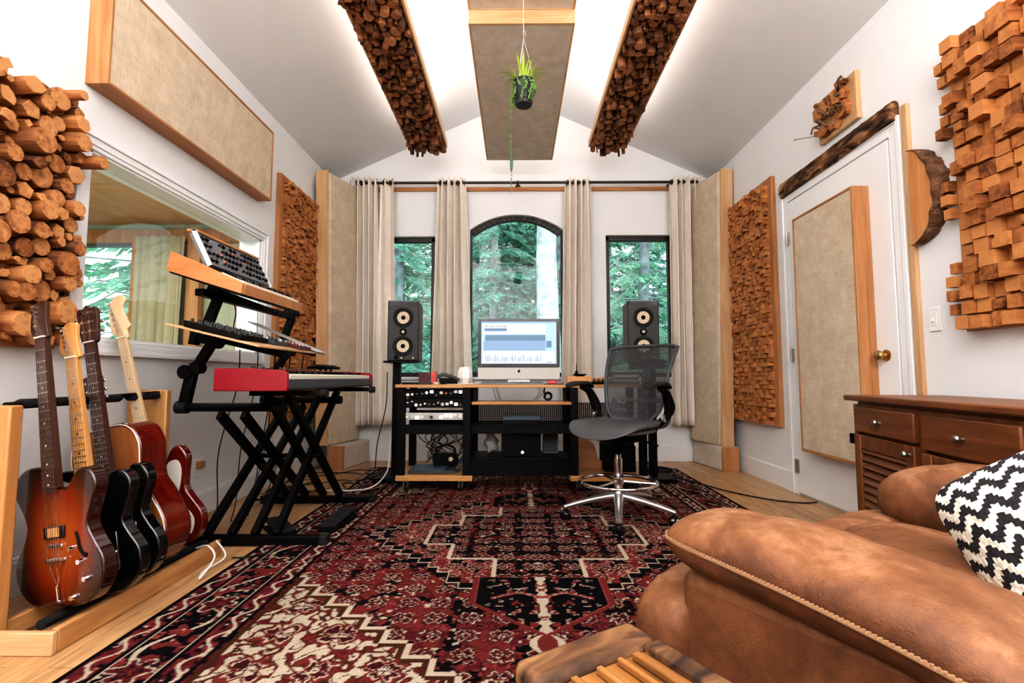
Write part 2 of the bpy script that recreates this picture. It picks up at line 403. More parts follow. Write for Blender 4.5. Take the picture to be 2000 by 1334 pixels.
# left wall with the control window opening
WY0, WY1, WZ0, WZ1 = 2.17, 3.68, 1.03, 1.90
b = B()
for y0, y1, z0, z1 in ((YF, WY0, 0, EAVE+.03), (WY1, YB, 0, EAVE+.03), (WY0, WY1, 0, WZ0), (WY0, WY1, WZ1, EAVE+.03)):
    b.mm(XL-.15, XL, y0, y1, z0, z1)
struct('wall_left', b, 'wall')
struct('wall_right', B().mm(XR, XR+.15, YF, YB, 0, EAVE+.03), 'wall')
# window wall (back) as polygons round the openings
WINS = [(-1.50, -.86, .86, 2.35), (-.49, .50, .86, 2.42), (.95, 1.66, .86, 2.36)]
ARCR = 2.585
def arc(n=18):
    x0, x1, z0 = WINS[1][0], WINS[1][1], WINS[1][3]; c = (x0+x1)/2; h = (x1-x0)/2; s = ARCR-z0; R_ = (h*h+s*s)/(2*s)
    a = math.asin(h/R_)
    return [(c+R_*sin(-a+2*a*i/n), ARCR-R_+R_*cos(-a+2*a*i/n)) for i in range(n+1)]
b = B(); fy = lambda u, v, t: (u, t, v)
xs = [XL-.15, WINS[0][0], WINS[0][1], WINS[1][0], WINS[1][1], WINS[2][0], WINS[2][1], XR+.15]
for i in (0, 2, 4, 6):
    a_, c_ = xs[i], xs[i+1]; b.prism([(a_, 0), (c_, 0), (c_, ceil_z(c_)+.02), (a_, ceil_z(a_)+.02)], fy, YB, YB+.15)
for i, (x0, x1, z0, z1) in enumerate(WINS):
    b.prism([(x0, 0), (x1, 0), (x1, z0), (x0, z0)], fy, YB, YB+.15)
    if i == 1:
        A = arc(); top = lambda x: ceil_z(x)+.02
        for (p, q) in zip(A[:-1], A[1:]): b.prism([p, q, (q[0], top(q[0])), (p[0], top(p[0]))], fy, YB, YB+.15)
    else: b.prism([(x0, z1), (x1, z1), (x1, ceil_z(x1)+.02), (x0, ceil_z(x0)+.02)], fy, YB, YB+.15)
struct('wall_back', b, 'wall')
b = B(); b.prism([(XL-.15, 0), (XR+.15, 0), (XR+.15, ceil_z(XR+.15)), (RX, RIDGE), (XL-.15, ceil_z(XL-.15))], fy, YF-.15, YF)
struct('wall_front', b, 'wall')
DY0, DY1, DZ = 2.66, 3.66, 2.17   # door slab
struct('baseboard_left', B().mm(XL, XL+.016, YF, YB, 0, .135).mm(XL, XL+.010, YF, YB, .135, .15), 'trim', bevel=.003)
struct('baseboard_right', B().mm(XR-.016, XR, DY1+.10, YB, 0, .15).mm(XR-.016, XR, YF, DY0-.10, 0, .15), 'trim', bevel=.003)
struct('baseboard_back', B().mm(XL, XR, YB-.016, YB, 0, .15), 'trim', bevel=.003)
# windows in the back wall
for i, (x0, x1, z0, z1) in enumerate(WINS):
    b = B(); yo = YB+.05; fw = .045
    if i == 1:
        A = arc(); c = Vector(((x0+x1)/2, ARCR-1.2)); inner = [(p[0]*(1-.09)+c.x*.09, p[1]-.05) for p in A]
        for k in range(len(A)-1): b.prism([A[k], A[k+1], inner[k+1], inner[k]], fy, yo, yo+.06)
        inner2 = [(p[0], p[1]-.05) for p in inner]
        b2_ = [(A[0][0]+.02, A[0][1]-.03)]
        zt = z1+.0
    else: b.mm(x0, x1, yo, yo+.06, z1-.05, z1); zt = z1
    b.mm(x0, x0+fw*(.5 if i == 1 else 1), yo, yo+.06, z0, zt).mm(x1-fw*(.5 if i == 1 else 1), x1, yo, yo+.06, z0, zt).mm(x0, x1, yo, yo+.06, z0, z0+.045)
    f = struct('window_%d' % (i+1), b, 'winframe', bevel=.004)
    f['label'] = ['dark framed narrow window behind the left speaker', 'arched dark framed window behind the computer', 'dark framed window behind the right speaker'][i]
    b = B()
    if i == 1:
        b.prism([(x0+.02, z0+.04), (x1-.02, z0+.04)]+[(x*.97, z-.02) for x, z in A][::-1], fy, yo+.028, yo+.032)
    else: b.mm(x0+.04, x1-.04, yo+.028, yo+.032, z0+.04, z1-.045)
    obj('pane', b, 'glass', f, smooth=False)
    obj('sill', B().mm(x0-.03, x1+.03, YB-.03, YB+.05, z0-.03, z0), 'trim', f, bevel=.004)
# control-room window in the left wall, with stepped casing
b = B()
cz0, cz1, cy0, cy1 = .955, 1.975, 2.09, 3.765
for k, (w0, w1, d) in enumerate(((0, .022, .030), (.022, .055, .022), (.055, .075, .016))):
    b.mm(XL, XL+d, cy0+w0, cy1-w0, cz1-w1, cz1-w0).mm(XL, XL+d, cy0+w0, cy1-w0, cz0+w0, cz0+w1)
    b.mm(XL, XL+d, cy0+w0, cy0+w1, cz0+w1, cz1-w1).mm(XL, XL+d, cy1-w1, cy1-w0, cz0+w1, cz1-w1)
ww = struct('window_4', b, 'trim', bevel=.003); ww['label'] = 'white framed studio window into the booth in the left wall'
b = B()
for y0, y1, z0, z1 in ((WY0, WY1, WZ1-.012, WZ1), (WY0, WY1, WZ0, WZ0+.012), (WY0, WY0+.012, WZ0, WZ1), (WY1-.012, WY1, WZ0, WZ1)): b.mm(XL-.15, XL+.005, y0, y1, z0, z1)
obj('jamb_lining', b, 'trim', ww)
obj('pane', B().mm(XL-.10, XL-.095, WY0+.012, WY1-.012, WZ0+.012, WZ1-.012), 'glass', ww, smooth=False)
# booth seen through that window
b = B().mm(-4.5, XL-.15, 4.55, 4.65, 0, 1.15).mm(-4.5, XL-.15, 4.55, 4.65, 2.15, 2.7).mm(-3.55, XL-.15, 4.55, 4.65, 1.15, 2.15).mm(-4.5, -4.35, 4.55, 4.65, 1.15, 2.15)
struct('wall_booth_back', b, 'boothwall')
struct('wall_booth_left', B().mm(-4.6, -4.5, 1.2, 4.65, 0, 2.7), 'boothwall')
struct('floor_booth', B().mm(-4.6, XL-.15, 1.2, 4.65, -.1, 0), 'floor')
struct('ceiling_booth', B().mm(-4.6, XL-.15, 1.2, 4.65, 2.3, 2.4), 'piney')
b = B().mm(-4.5, XL-.15, 4.50, 4.55, 2.12, 2.24).mm(-3.60, -3.48, 4.50, 4.55, 0, 2.12).mm(-3.05, -2.93, 4.46, 4.55, 0, 2.2).mm(-4.40, -4.28, 4.50, 4.55, 0, 2.12).mm(-2.6, -2.5, 4.5, 4.55, 0, 2.2)
struct('trim_1', b, 'firz')
b = B().mm(-4.35, -3.55, 4.60, 4.63, 1.15, 1.2).mm(-4.35, -3.55, 4.60, 4.63, 2.1, 2.15).mm(-4.35, -4.2, 4.60, 4.63, 1.2, 2.1).mm(-3.62, -3.55, 4.60, 4.63, 1.2, 2.1)
w5 = struct('window_5', b, 'grey'); obj('pane', B().mm(-4.2, -3.62, 4.61, 4.615, 1.2, 2.1), 'glass', w5, smooth=False)
def curtain_bm(x0a, x1a, x0b, x1b, y, z0, z1, folds, amp, seed=0, ph=0):
    rg = random.Random(seed); kk = [rg.uniform(.8, 1.25) for _ in range(8)]
    def f(u, v):
        a0 = x0a+(x0b-x0a)*v; a1 = x1a+(x1b-x1a)*v
        uu = u + .035*sin(u*7+seed)*sin(v*2)
        w = sin(2*pi*folds*uu+ph+.5*sin(v*2.6+seed)*v); w = math.copysign(abs(w)**.7, w)
        w2 = .3*sin(2*pi*folds*.5*uu*kk[0]+seed*1.7+v)
        x = a0+(a1-a0)*u + .010*sin(4*pi*folds*uu+ph)
        return (x, y+amp*(w*(1-.1*v)+w2), z1+(z0-z1)*v + (.006*sin(9*u+seed) if v > .95 else 0))
    return B().grid(f, int(folds*16)+9, 34)
c = obj('booth_curtain', curtain_bm(-3.50, -3.05, -3.50, -3.05, 4.42, .3, 2.15, 5, .03, 3), 'booth_curtain'); tag(c, 'dim olive curtain inside the booth beyond the left window', 'curtain')
# door
b = B().mm(XR-.02, XR+.02, DY0, DY1, .02, DZ)
d = struct('door_1', b, 'trim', bevel=.002); d['label'] = 'white interior door in the right wall'
b = B()
for w0, w1, t in ((0, .03, .026), (.03, .085, .018)):
    b.mm(XR-t, XR, DY0-.095+w0, DY0-.095+w1, 0, DZ+.095-w0).mm(XR-t, XR, DY1+.095-w1, DY1+.095-w0, 0, DZ+.095-w0).mm(XR-t, XR, DY0-.095+w1, DY1+.095-w1, DZ+.095-w1, DZ+.095-w0)
obj('door_frame', b, 'trim', d, bevel=.003)
for z in (.21, 1.02, 1.90):
    obj('hinge', B().mm(XR-.034, XR-.018, DY1-.012, DY1+.022, z-.045, z+.045).cyl((XR-.036, DY1+.004, z-.05), (XR-.036, DY1+.004, z+.05), .007), 'nickel', d)
b = B().lathe([(.032, 0), (.032, -.006), (.012, -.010), (.011, -.030), (.024, -.036), (.028, -.048), (.024, -.060), (.010, -.064)], (XR-.02, 2.745, .975), 'x')
obj('door_knob', b, 'brass', d, label='round brass door knob')
struct('trim_2', B().mm(XR-.022, XR, 2.515, 2.555, 0, 2.30), 'pinez', bevel=.002)['label'] = 'raw pine batten strip right of the door frame'
# light switch
sw = thing('light_switch', 'white light switch plate between door and block panel', 'switch', (XR, 2.44, 1.14))
obj('plate', B().mm(-.007, 0, -.036, .036, -.06, .06), 'trim', sw, bevel=.003)
obj('toggle', B().mm(-.010, -.006, -.016, .016, -.032, .032).box((-.013, 0, -.005), (.014, .010, .02), Euler((0, .4, 0))), 'white', sw, bevel=.001)

# ------------------------------------------------------------------ outside: ground and forest
struct('ground', B().mm(-30, 30, YB+.6, 60, -1.6, -1.5), 'ground')
def tree(x, y, h, r, tm, fm, n, spread, label, seed, zlo=1.0):
    rg = random.Random(seed); t = thing('conifer_tree', label, 'tree', (x, y, -1.5), group='trees outside the windows')
    pts = [(.05*sin(k*.9+seed), .05*cos(k*1.3+seed), h*k/10) for k in range(11)]
    obj('trunk', B().tube(pts, [r*(1-.06*k) for k in range(11)], 14), tm, t)
    b = B(); bb = B()
    for k in range(n):
        z = zlo+(h-zlo)*((k+rg.random())/n); L = spread*(1-.62*z/h)*rg.uniform(.6, 1.1); a = rg.uniform(0, 2*pi); dr = rg.uniform(.15, .45)
        d = Vector((cos(a), sin(a), 0)); sd = Vector((-sin(a), cos(a), 0))
        bb.tube([(0, 0, z), d*L*.5+Vector((0, 0, z-.02*L)), d*L+Vector((0, 0, z-dr*L))], [.022, .013, .004], 5)
        m_ = int(20*L)+10
        for j in range(m_):
            s_ = rg.uniform(.12, 1); p = d*L*s_+Vector((0, 0, z-dr*L*s_*s_)); side = rg.choice((-1, 1)); q = .32*(1.15-s_*.7)*rg.uniform(.5, 1.2)
            e = p+sd*side*q+d*q*.6+Vector((0, 0, -q*rg.uniform(.1, .9))); w = Vector((rg.uniform(-.5, .5), rg.uniform(-.5, .5), rg.uniform(.3, 1))).normalized()*q*.17
            mid = (p+e)/2
            b.val = rg.random(); b.add([p, mid+w, e, mid-w], [(0, 1, 2, 3)])
    obj('branches', bb, tm, t, smooth=True); obj('foliage', b, fm, t, smooth=False, kind=None)
    return t
tree(.74, 11, 13, .30, 'trunk', 'foliage1', 60, 2.6, 'thick pale trunked fir close behind the arched window', 1, 9.0)
tree(-.60, 13.6, 13, .13, 'trunkd', 'foliage1', 120, 2.3, 'slim grey fir left in the arched window view', 2, 1.5)
tree(3.2, 12.2, 13, .17, 'trunkd', 'foliage2', 120, 2.8, 'grey trunked fir seen behind the right speaker', 3, 1.2)
tree(-2.6, 10.6, 12, .13, 'trunkd', 'foliage1', 110, 2.4, 'dark fir seen through the left window', 4, 1.4)
tree(2.3, 16, 14, .2, 'trunkd', 'foliage2', 190, 3.2, 'light green fir farther back on the right', 5, .6)
tree(-3.6, 15, 14, .2, 'trunkd', 'foliage2', 190, 3.2, 'light green fir farther back on the left', 6, .6)
tree(.1, 17, 14, .2, 'trunkd', 'foliage2', 220, 3.4, 'broad fir in the middle distance behind the computer', 7, .5)
tree(4.6, 17.5, 14, .2, 'trunkd', 'foliage1', 190, 3.4, 'dark fir at the far right edge of the forest', 8, .5)
tree(-1.7, 20, 15, .25, 'trunkd', 'foliage3', 220, 3.6, 'brownish fir deep in the forest left of centre', 9, .4)
tree(2.0, 22, 15, .25, 'trunkd', 'foliage3', 220, 3.6, 'brownish fir deep in the forest right of centre', 10, .4)
tree(-6.3, 19, 15, .25, 'trunkd', 'foliage2', 200, 3.6, 'light green fir at the far left edge of the forest', 11, .4)
tree(-7.4, 10.0, 12, .2, 'trunkd', 'foliage2', 140, 3.0, 'light green fir outside the booth window', 12, .6)
for q_, (x_, y_) in enumerate(((1.3, 15.2), (-.9, 16.6), (3.5, 18.2), (-3.1, 18.6), (.6, 21))):
    tree(x_, y_, 14, .16, 'trunkd', ('foliage1', 'foliage2')[q_ % 2], 230, 3.3, ['bushy fir standing behind the thick pale trunk', 'fir behind the slim grey trunk left of centre', 'bushy light fir behind the right window', 'fir behind the dark one in the left window', 'deep forest fir in the middle of the arched window'][q_], 60+q_, .3)
tree(6.9, 21, 15, .25, 'trunkd', 'foliage1', 200, 3.6, 'tall dark fir behind the right window curtain', 13, .4)
for i, (x, y, s_) in enumerate([(-2.2, 8.6, .9), (-.4, 9.0, 1.0), (1.5, 8.8, .9), (2.9, 9.4, 1.1), (-3.6, 9.6, 1.1)]):
    rg = random.Random(50+i); b = B()
    for j in range(900):
        a = rg.uniform(0, 2*pi); rr = sqrt(rg.random())*s_; z = rg.uniform(0, 1.6+.5*s_)*(1-.3*rr/s_)
        p = Vector((x+rr*cos(a), y+rr*sin(a), -1.5+z)); u = Vector((rg.gauss(0, 1), rg.gauss(0, 1), rg.gauss(0, 1))).normalized()*.10; w = u.orthogonal().normalized()*.045
        b.add([p, p+u*.5+w, p+u, p+u*.5-w], [(0, 1, 2, 3)])
    o = obj('shrub', b, ['foliage1', 'foliage2'][i % 2], smooth=False, org=(x, y, -1.5))
    tag(o, ['green shrub below the left window outside', 'dark shrub below the arched window outside', 'green shrub behind the right side of the computer outside', 'light shrub below the right window outside', 'green shrub far left outside the left window'][i], 'shrub')
# ------------------------------------------------------------------ curtains and rod
ROD_Y, ROD_Z = 5.0, 2.885
t = thing('curtain_rod', 'long dark bronze curtain rod across the window wall', 'curtain rod', (0, ROD_Y, ROD_Z))
obj('rod', B().cyl((-1.62, ROD_Y, ROD_Z), (1.93, ROD_Y, ROD_Z), .014), 'rod', t, world=True)
for x in (-1.36, .02, 1.63):
    obj('bracket', B().cyl((x, ROD_Y, ROD_Z), (x, YB, ROD_Z), .008).cyl((x, YB-.01, ROD_Z), (x, YB, ROD_Z), .028).lathe([(.02, -.012), (.02, .012)], (x, ROD_Y, ROD_Z), 'x'), 'rod', t, world=True)
for x in (-1.62, 1.93): obj('finial', B().lathe([(.014, -.02), (.024, -.01), (.024, .01), (.014, .02)], (x, ROD_Y, ROD_Z), 'x'), 'rod', t, world=True)
tag(obj('mounting_board', B().mm(-1.75, 1.85, YB-.02, YB, 2.835, 2.878), 'firx', bevel=.002), 'thin orange wooden board on the wall just under the curtain rod', 'board')
CU = [(-1.745, -1.45, -1.72, -1.40, .375, 5, .060, 'linen curtain bunched at the far left end of the rod', 1),
      (-1.42, -1.285, -1.45, -1.20, .375, 1.7, .035, 'smoother linen curtain panel beside the left speaker', 2),
      (-.815, -.525, -.87, -.42, .375, 4.5, .058, 'linen curtain between the left window and the arched window', 3),
      (.515, .785, .46, .80, .375, 4.5, .058, 'linen curtain between the arched window and right window', 4),
      (1.60, 1.93, 1.57, 1.955, .37, 5, .060, 'linen curtain at the right end of the rod beside burlap trap', 5)]
for x0, x1, a0, a1, zb, nf, am, lb, sd in CU:
    o = thing('curtain', lb, 'curtain', (0, 0, 0), group='beige linen curtains on the rod')
    bb = curtain_bm(x0, x1, a0, a1, ROD_Y, zb, ROD_Z+.045, nf, am, sd)
    c = obj('cloth', bb, 'curtain', o); md = c.modifiers.new('s', 'SOLIDIFY'); md.thickness = .004
    for k in range(int(nf)+1):
        u = (k+.5)/(int(nf)+1); x = x0+(x1-x0)*u
        ring = [(x+.003*((k % 2)*2-1), ROD_Y+.024*cos(a), ROD_Z+.024*sin(a)) for a in [2*pi*q/14 for q in range(15)]]
        obj('grommet', B().tube(ring, .005, 6), 'rod', o)
# ------------------------------------------------------------------ burlap panels
def frame_panel(name, label, loc, rot, w, h, d, lip=.014, mw='fir', mb='burlap', axw='x', axh='z', group=None):
    """box frame of boards w (local x) by h (local z), depth d (local y from -d to 0); cloth on the -y face"""
    t = thing(name, label, 'acoustic panel', loc, rot, group)
    obj('cloth', B().mm(-w/2+lip, w/2-lip, -d+.003, -.01, -h/2+lip, h/2-lip), mb, t, bevel=.004)
    for sx in (-1, 1): obj('side_board', B().mm(sx*w/2-(lip if sx > 0 else 0), sx*w/2+(0 if sx > 0 else lip), -d, 0, -h/2, h/2), mw+axh, t, bevel=.002)
    for sz in (-1, 1): obj('end_board', B().mm(-w/2+lip, w/2-lip, -d, 0, sz*h/2-(lip if sz > 0 else 0), sz*h/2+(0 if sz > 0 else lip)), mw+axw, t, bevel=.002)
    return t
frame_panel('burlap_panel', 'long burlap panel in orange wood frame above the studio window', (XL, 2.875, 2.455), (0, 0, radians(90)), 1.50, .54, .105)
frame_panel('burlap_panel', 'tall burlap panel in orange wood frame hung on the white door', (XR-.021, 3.125, 1.16), (0, 0, radians(-90)), .62, 1.62, .10)
# ceiling clouds: cloth facing down
for y0, y1, z, lb in ((2.745, 4.57, 2.93, 'long burlap ceiling panel with pine frame pointing at the arched window'), (.95, 2.76, 3.0155, 'nearer burlap ceiling panel above the hanging plant')):
    t = thing('ceiling_panel', lb, 'acoustic panel', (.034, (y0+y1)/2, z), group='burlap panels hung along the ridge')
    w = .63; l = y1-y0; dd = .085
    obj('cloth', B().mm(-w/2+.014, w/2-.014, -l/2+.014, l/2-.014, .002, dd-.01), 'burlapd', t)
    for sx in (-1, 1): obj('side_board', B().mm(min(sx*w/2, sx*(w/2-.014)), max(sx*w/2, sx*(w/2-.014)), -l/2, l/2, 0, dd), 'piney', t, bevel=.002)
    for sy in (-1, 1): obj('end_board', B().mm(-w/2+.014, w/2-.014, min(sy*l/2, sy*(l/2-.018)), max(sy*l/2, sy*(l/2-.018)), 0, dd), 'pinex', t, bevel=.002)
    for sx in (-.22, .22):
        for sy in (-.4, .4): obj('hanger_wire', B().cyl((sx, sy*l, dd), (sx, sy*l, ceil_z(.034+sx)-z), .0025, n=6), 'steel', t)
# corner bass traps standing on small boxes
def corner(side, label1, label2):
    if side < 0: A, Bp = Vector((-1.745, 4.60)), Vector((-1.60, 5.02)); wd = .11
    else: A, Bp = Vector((1.89, 4.60)), Vector((1.77, 5.03)); wd = .112
    n = Vector((side, 0))
    t = thing('bass_trap', label1, 'acoustic panel', ((A.x+Bp.x)/2, (A.y+Bp.y)/2, 0), group='tall corner bass traps')
    z0, z1 = .222, 2.84
    q = [A, Bp, Bp+n*wd, A+n*wd]
    def lean(z): return (-side)*-.04*(z-z0)/(z1-z0)
    def P3(v, z): return (v.x+side*.07*(z-z0)/(z1-z0), v.y, z)
    def solid(poly, za, zb, b):
        b.add([P3(v, za) for v in poly]+[P3(v, zb) for v in poly], [(0, 1, 2, 3), (4, 5, 6, 7), (0, 1, 5, 4), (1, 2, 6, 5), (2, 3, 7, 6), (3, 0, 4, 7)]); return b
    e = (Bp-A).normalized()*.03
    cl = obj('cloth', solid([A-n*.012+e*.3, Bp-n*.012, Bp+n*wd*.95, A+n*wd*.95+e*.3], z0, z1, B()), 'burlap', t, world=True, bevel=.02)
    obj('side_board', solid([A-e*.35, A+e*.3, A+e*.3+n*wd, A-e*.35+n*wd], z0, z1+.01, B()), 'pinez', t, world=True, bevel=.003)
    t2 = thing('trap_base', label2, 'acoustic panel', ((A.x+Bp.x)/2, (A.y+Bp.y)/2, 0), group='small burlap boxes under the corner traps')
    a2, b2 = (Vector((-1.60, 4.60)), Vector((-1.50, 5.08))) if side < 0 else (Vector((1.885, 4.56)), Vector((1.79, 5.06)))
    w2 = .15
    def sol2(poly, za, zb): return B().add([(v.x, v.y, za) for v in poly]+[(v.x, v.y, zb) for v in poly], [(0, 1, 2, 3), (4, 5, 6, 7), (0, 1, 5, 4), (1, 2, 6, 5), (2, 3, 7, 6), (3, 0, 4, 7)])
    ee = (b2-a2).normalized()*.02
    obj('cloth', sol2([a2+ee, b2, b2+n*w2, a2+n*w2+ee], 0, .222), 'burlapd', t2, world=True, bevel=.012)
    obj('end_board', sol2([a2, a2+ee, a2+n*w2+ee, a2+n*w2], 0, .219), 'firz', t2, world=True, bevel=.002)
corner(-1, 'tall burlap corner trap with pine edge left of the curtains', 'low burlap and wood box under the left corner trap')
corner(1, 'tall burlap corner trap with pine edge right of the curtains', 'low burlap and wood box under the right corner trap')

# ------------------------------------------------------------------ wooden diffusers
def place_blocks(t, items, mat, name, keep=100):
    """items: list of (score, builder). largest ones are parts, the rest one stuff part"""
    items.sort(key=lambda q: -q[0])
    for sc, f in items[:keep]:
        b = B(); f(b); obj(name, b, mat, t, world=True)
    if items[keep:]:
        b = B()
        for sc, f in items[keep:]: f(b)
        o = obj(name, b, mat, t, world=True, kind='stuff'); o.name = name+'_rest' if False else name
def blockf(side, xw, y, z, sy, sz, d, val):
    def f(b):
        x0, x1 = (xw, xw+d) if side < 0 else (xw-d, xw)
        b.val = val; b.mm(x0, x1, y-sy/2, y+sy/2, z-sz/2, z+sz/2)
        b.r[-6:] = [val, val, val*.7+.05, val*.7+.05, val*.8, val*.8] if False else [min(1, val+.12)]*2+[val]*4
    return f
def skyline(side, label, y0, y1, z0, z1, cell, dmin, dmax, board_w, seed, hang=0):
    rg = random.Random(seed); xw = XL if side < 0 else XR
    t = thing('wood_diffuser', label, 'wood diffuser', (xw, (y0+y1)/2, (z0+z1)/2))
    bt = .035; xb = xw-side*bt
    b = B().mm(min(xw, xb), max(xw, xb), y0, y1, z0, z1); obj('backing_board', b, 'firz', t, world=True, bevel=.002)
    return t, rg, xb
def skycells(t, rg, xb, side, y0, y1, z0, z1, cell, dmin, dmax, mat='block', pop=.93, overhang=None):
    vlo = .42 if cell < .05 else .2; items = []; ny = int((y1-y0)/cell); nz = int((z1-z0)/cell); cy = (y1-y0)/ny; cz = (z1-z0)/nz
    for i in range(ny):
        for j in range(nz):
            if rg.random() > pop: continue
            d = dmin+(dmax-dmin)*rg.random()**1.2
            y = y0+(i+.5)*cy; z = z0+(j+.5)*cz+rg.uniform(-.1, .1)*cz
            s = rg.uniform(.86, 1.0)
            if rg.random() < .12: s = .6
            items.append((d*(y1-y+.6), blockf(side, xb, y, z, cy*s, cz*s, d, rg.uniform(vlo, 1.0))))
    if overhang:
        yy, sg = overhang
        for j in range(nz):
            if rg.random() < .62:
                z = z0+(j+.5)*cz; d = rg.uniform(.4, 1)*dmax*.7
                items.append((1, blockf(side, xb, yy+sg*cy*.25, z, cy*.6, cz*.75, d, rg.uniform(.3, .9))))
    place_blocks(t, items, mat, 'wood_block')
# far pair of square-cell diffusers
t, rg, xb = skyline(-1, 'square cell wood diffuser on the left wall beyond the synthesizers', 3.90, 4.62, .50, 2.53, .045, .02, .08, .03, 21)
skycells(t, rg, xb, -1, 3.955, 4.62, .50, 2.50, .036, .008, .045, overhang=(4.64, 1))
t, rg, xb = skyline(1, 'square cell wood diffuser on the right wall between door and corner trap', 3.86, 4.60, .47, 2.47, .045, .02, .08, .03, 22)
skycells(t, rg, xb, 1, 3.915, 4.60, .47, 2.45, .036, .008, .045, overhang=(4.62, 1))
# near right: chunky cubes
t, rg, xb = skyline(1, 'large diffuser of chunky square blocks on the right wall above dresser', 1.35, 2.24, 1.06, 2.42, .06, .03, .13, .03, 23)
skycells(t, rg, xb, 1, 1.35, 2.215, 1.065, 2.41, .064, .008, .075, pop=.985, overhang=(2.24, 1))
# near left: round and split log ends
t, rg, xb = skyline(-1, 'log end diffuser of round and split pieces on the near left wall', 1.25, 2.03, .97, 1.99, .06, .03, .13, .03, 24)
def logf(xb, y, z, r, d, kind, val, rg, axis='x', sgn=1):
    sd = rg.randrange(9999)
    def f(b):
        q = random.Random(sd)
        if kind == 0: n = 18; rr = [r*q.uniform(.97, 1.03) for _ in range(n)]
        elif kind == 1: n = q.choice((4, 5, 5, 6)); rr = [r*q.uniform(.85, 1.12) for _ in range(n)]
        else: n = 9; rr = [r*(1 if k < 5 else .45)*q.uniform(.9, 1.1) for k in range(n)]
        a0 = q.uniform(0, 6.28); tl = (q.uniform(-.12, .12)*d, q.uniform(-.12, .12)*d)
        def ring(t_, s_, dx=0):
            out = []
            for k in range(n):
                a = a0+2*pi*k/n; u = s_*rr[k]*cos(a)+t_*tl[0]; v = s_*rr[k]*sin(a)+t_*tl[1]
                out.append((xb+sgn*(d*t_+dx), y+u, z+v) if axis == 'x' else (y+u, z+v, xb-(d*t_+dx)))
            return out
        rings = [ring(0, 1), ring(.96, 1), ring(1, .94), ring(1, .62, .0), ring(1, .30, .0)]
        vs = sum(rings, []); fs = []; rs = []
        cap = min(1, val+.22)
        for i in range(4):
            for k in range(n):
                fs.append((i*n+k, i*n+(k+1) % n, (i+1)*n+(k+1) % n, (i+1)*n+k))
                rs.append([val*.75, val*.8, cap*(.94 if k % 5 else .7), cap][i] if kind == 0 else (val*.8 if i == 0 else cap))
        vs.append(tuple(sum(v[j] for v in rings[4])/n for j in range(3)))
        for k in range(n): fs.append((4*n+k, 4*n+(k+1) % n, 5*n)); rs.append(cap*.85)
        b.add(vs, fs, rs)
    return f
def pack(rg, x0, x1, y0, y1, radii, tries):
    out = []; cell = {}
    R0 = radii[0][0]
    for r0, cnt in radii:
        for _ in range(tries):
            if cnt <= 0: break
            r = r0*rg.uniform(.85, 1.12); x = rg.uniform(x0+r*.7, x1-r*.7); y = rg.uniform(y0+r*.7, y1-r*.7); ok = True
            ci, cj = int(x/.12), int(y/.12)
            for i in (ci-1, ci, ci+1):
                for j in (cj-1, cj, cj+1):
                    for (a, b_, c) in cell.get((i, j), ()):
                        if (a-x)**2+(b_-y)**2 < ((c+r)*.93)**2: ok = False; break
                    if not ok: break
                if not ok: break
            if ok: cell.setdefault((ci, cj), []).append((x, y, r)); out.append((x, y, r)); cnt -= 1
    return out
items = []
for (y, z, r) in pack(rg, 1.25, 2.06, .98, 2.03, [(.046, 30), (.035, 90), (.026, 260), (.017, 500)], 4200):
    k = 0 if r > .03 and rg.random() < .6 else rg.choice((1, 1, 2))
    if r > .03 and z < 1.55: k = 0
    d = rg.uniform(.02, .085)+(.02 if r > .03 else 0)
    items.append((r*r*d, logf(xb, y, z, r, d, k, rg.uniform(.05, .25) if rg.random() < .10 else rg.uniform(.35, .75), rg)))
for y, z, r, d in ((2.075, 1.79, .028, .13), (1.96, 2.03, .02, .12), (2.07, 1.25, .016, .05)): items.append((9, logf(xb, y, z, r, d, 0, .6, rg)))
place_blocks(t, items, 'log', 'log_piece')
# ceiling strips of end-grain pieces with hidden uplights
for sx, lb in ((-1, 'left ceiling strip covered in end grain wood pieces'), (1, 'right ceiling strip covered in end grain wood pieces')):
    xa, xc = (-1.03, -.675) if sx < 0 else (.71, 1.065)
    y0, y1, z = 1.2, 4.62, 3.10
    t = thing('wood_ceiling_diffuser', lb, 'wood diffuser', ((xa+xc)/2, (y0+y1)/2, z), group='wood strips hung under the sloped ceiling')
    obj('backing_board', B().mm(xa, xc, y0, y1, z, z+.03), 'firy', t, world=True)
    for xe in (xa, xc): obj('edge_board', B().mm(xe-.008, xe+.008, y0, y1, z-.02, z+.045), 'piney', t, world=True, bevel=.002)
    for yy in (1.6, 2.9, 4.2): obj('hanger', B().cyl(((xa+xc)/2, yy, z+.02), ((xa+xc)/2, yy, ceil_z((xa+xc)/2)), .006, n=8), 'steel', t, world=True)
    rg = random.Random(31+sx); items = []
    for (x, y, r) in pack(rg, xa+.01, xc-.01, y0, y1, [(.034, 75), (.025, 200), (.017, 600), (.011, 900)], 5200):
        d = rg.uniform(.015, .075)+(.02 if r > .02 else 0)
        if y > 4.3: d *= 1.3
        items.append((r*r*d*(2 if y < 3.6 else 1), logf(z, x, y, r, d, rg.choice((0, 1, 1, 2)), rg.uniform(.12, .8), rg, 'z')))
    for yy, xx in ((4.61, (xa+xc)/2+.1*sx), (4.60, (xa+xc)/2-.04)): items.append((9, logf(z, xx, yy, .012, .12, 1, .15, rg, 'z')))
    place_blocks(t, items, 'blocks_dark', 'wood_piece')
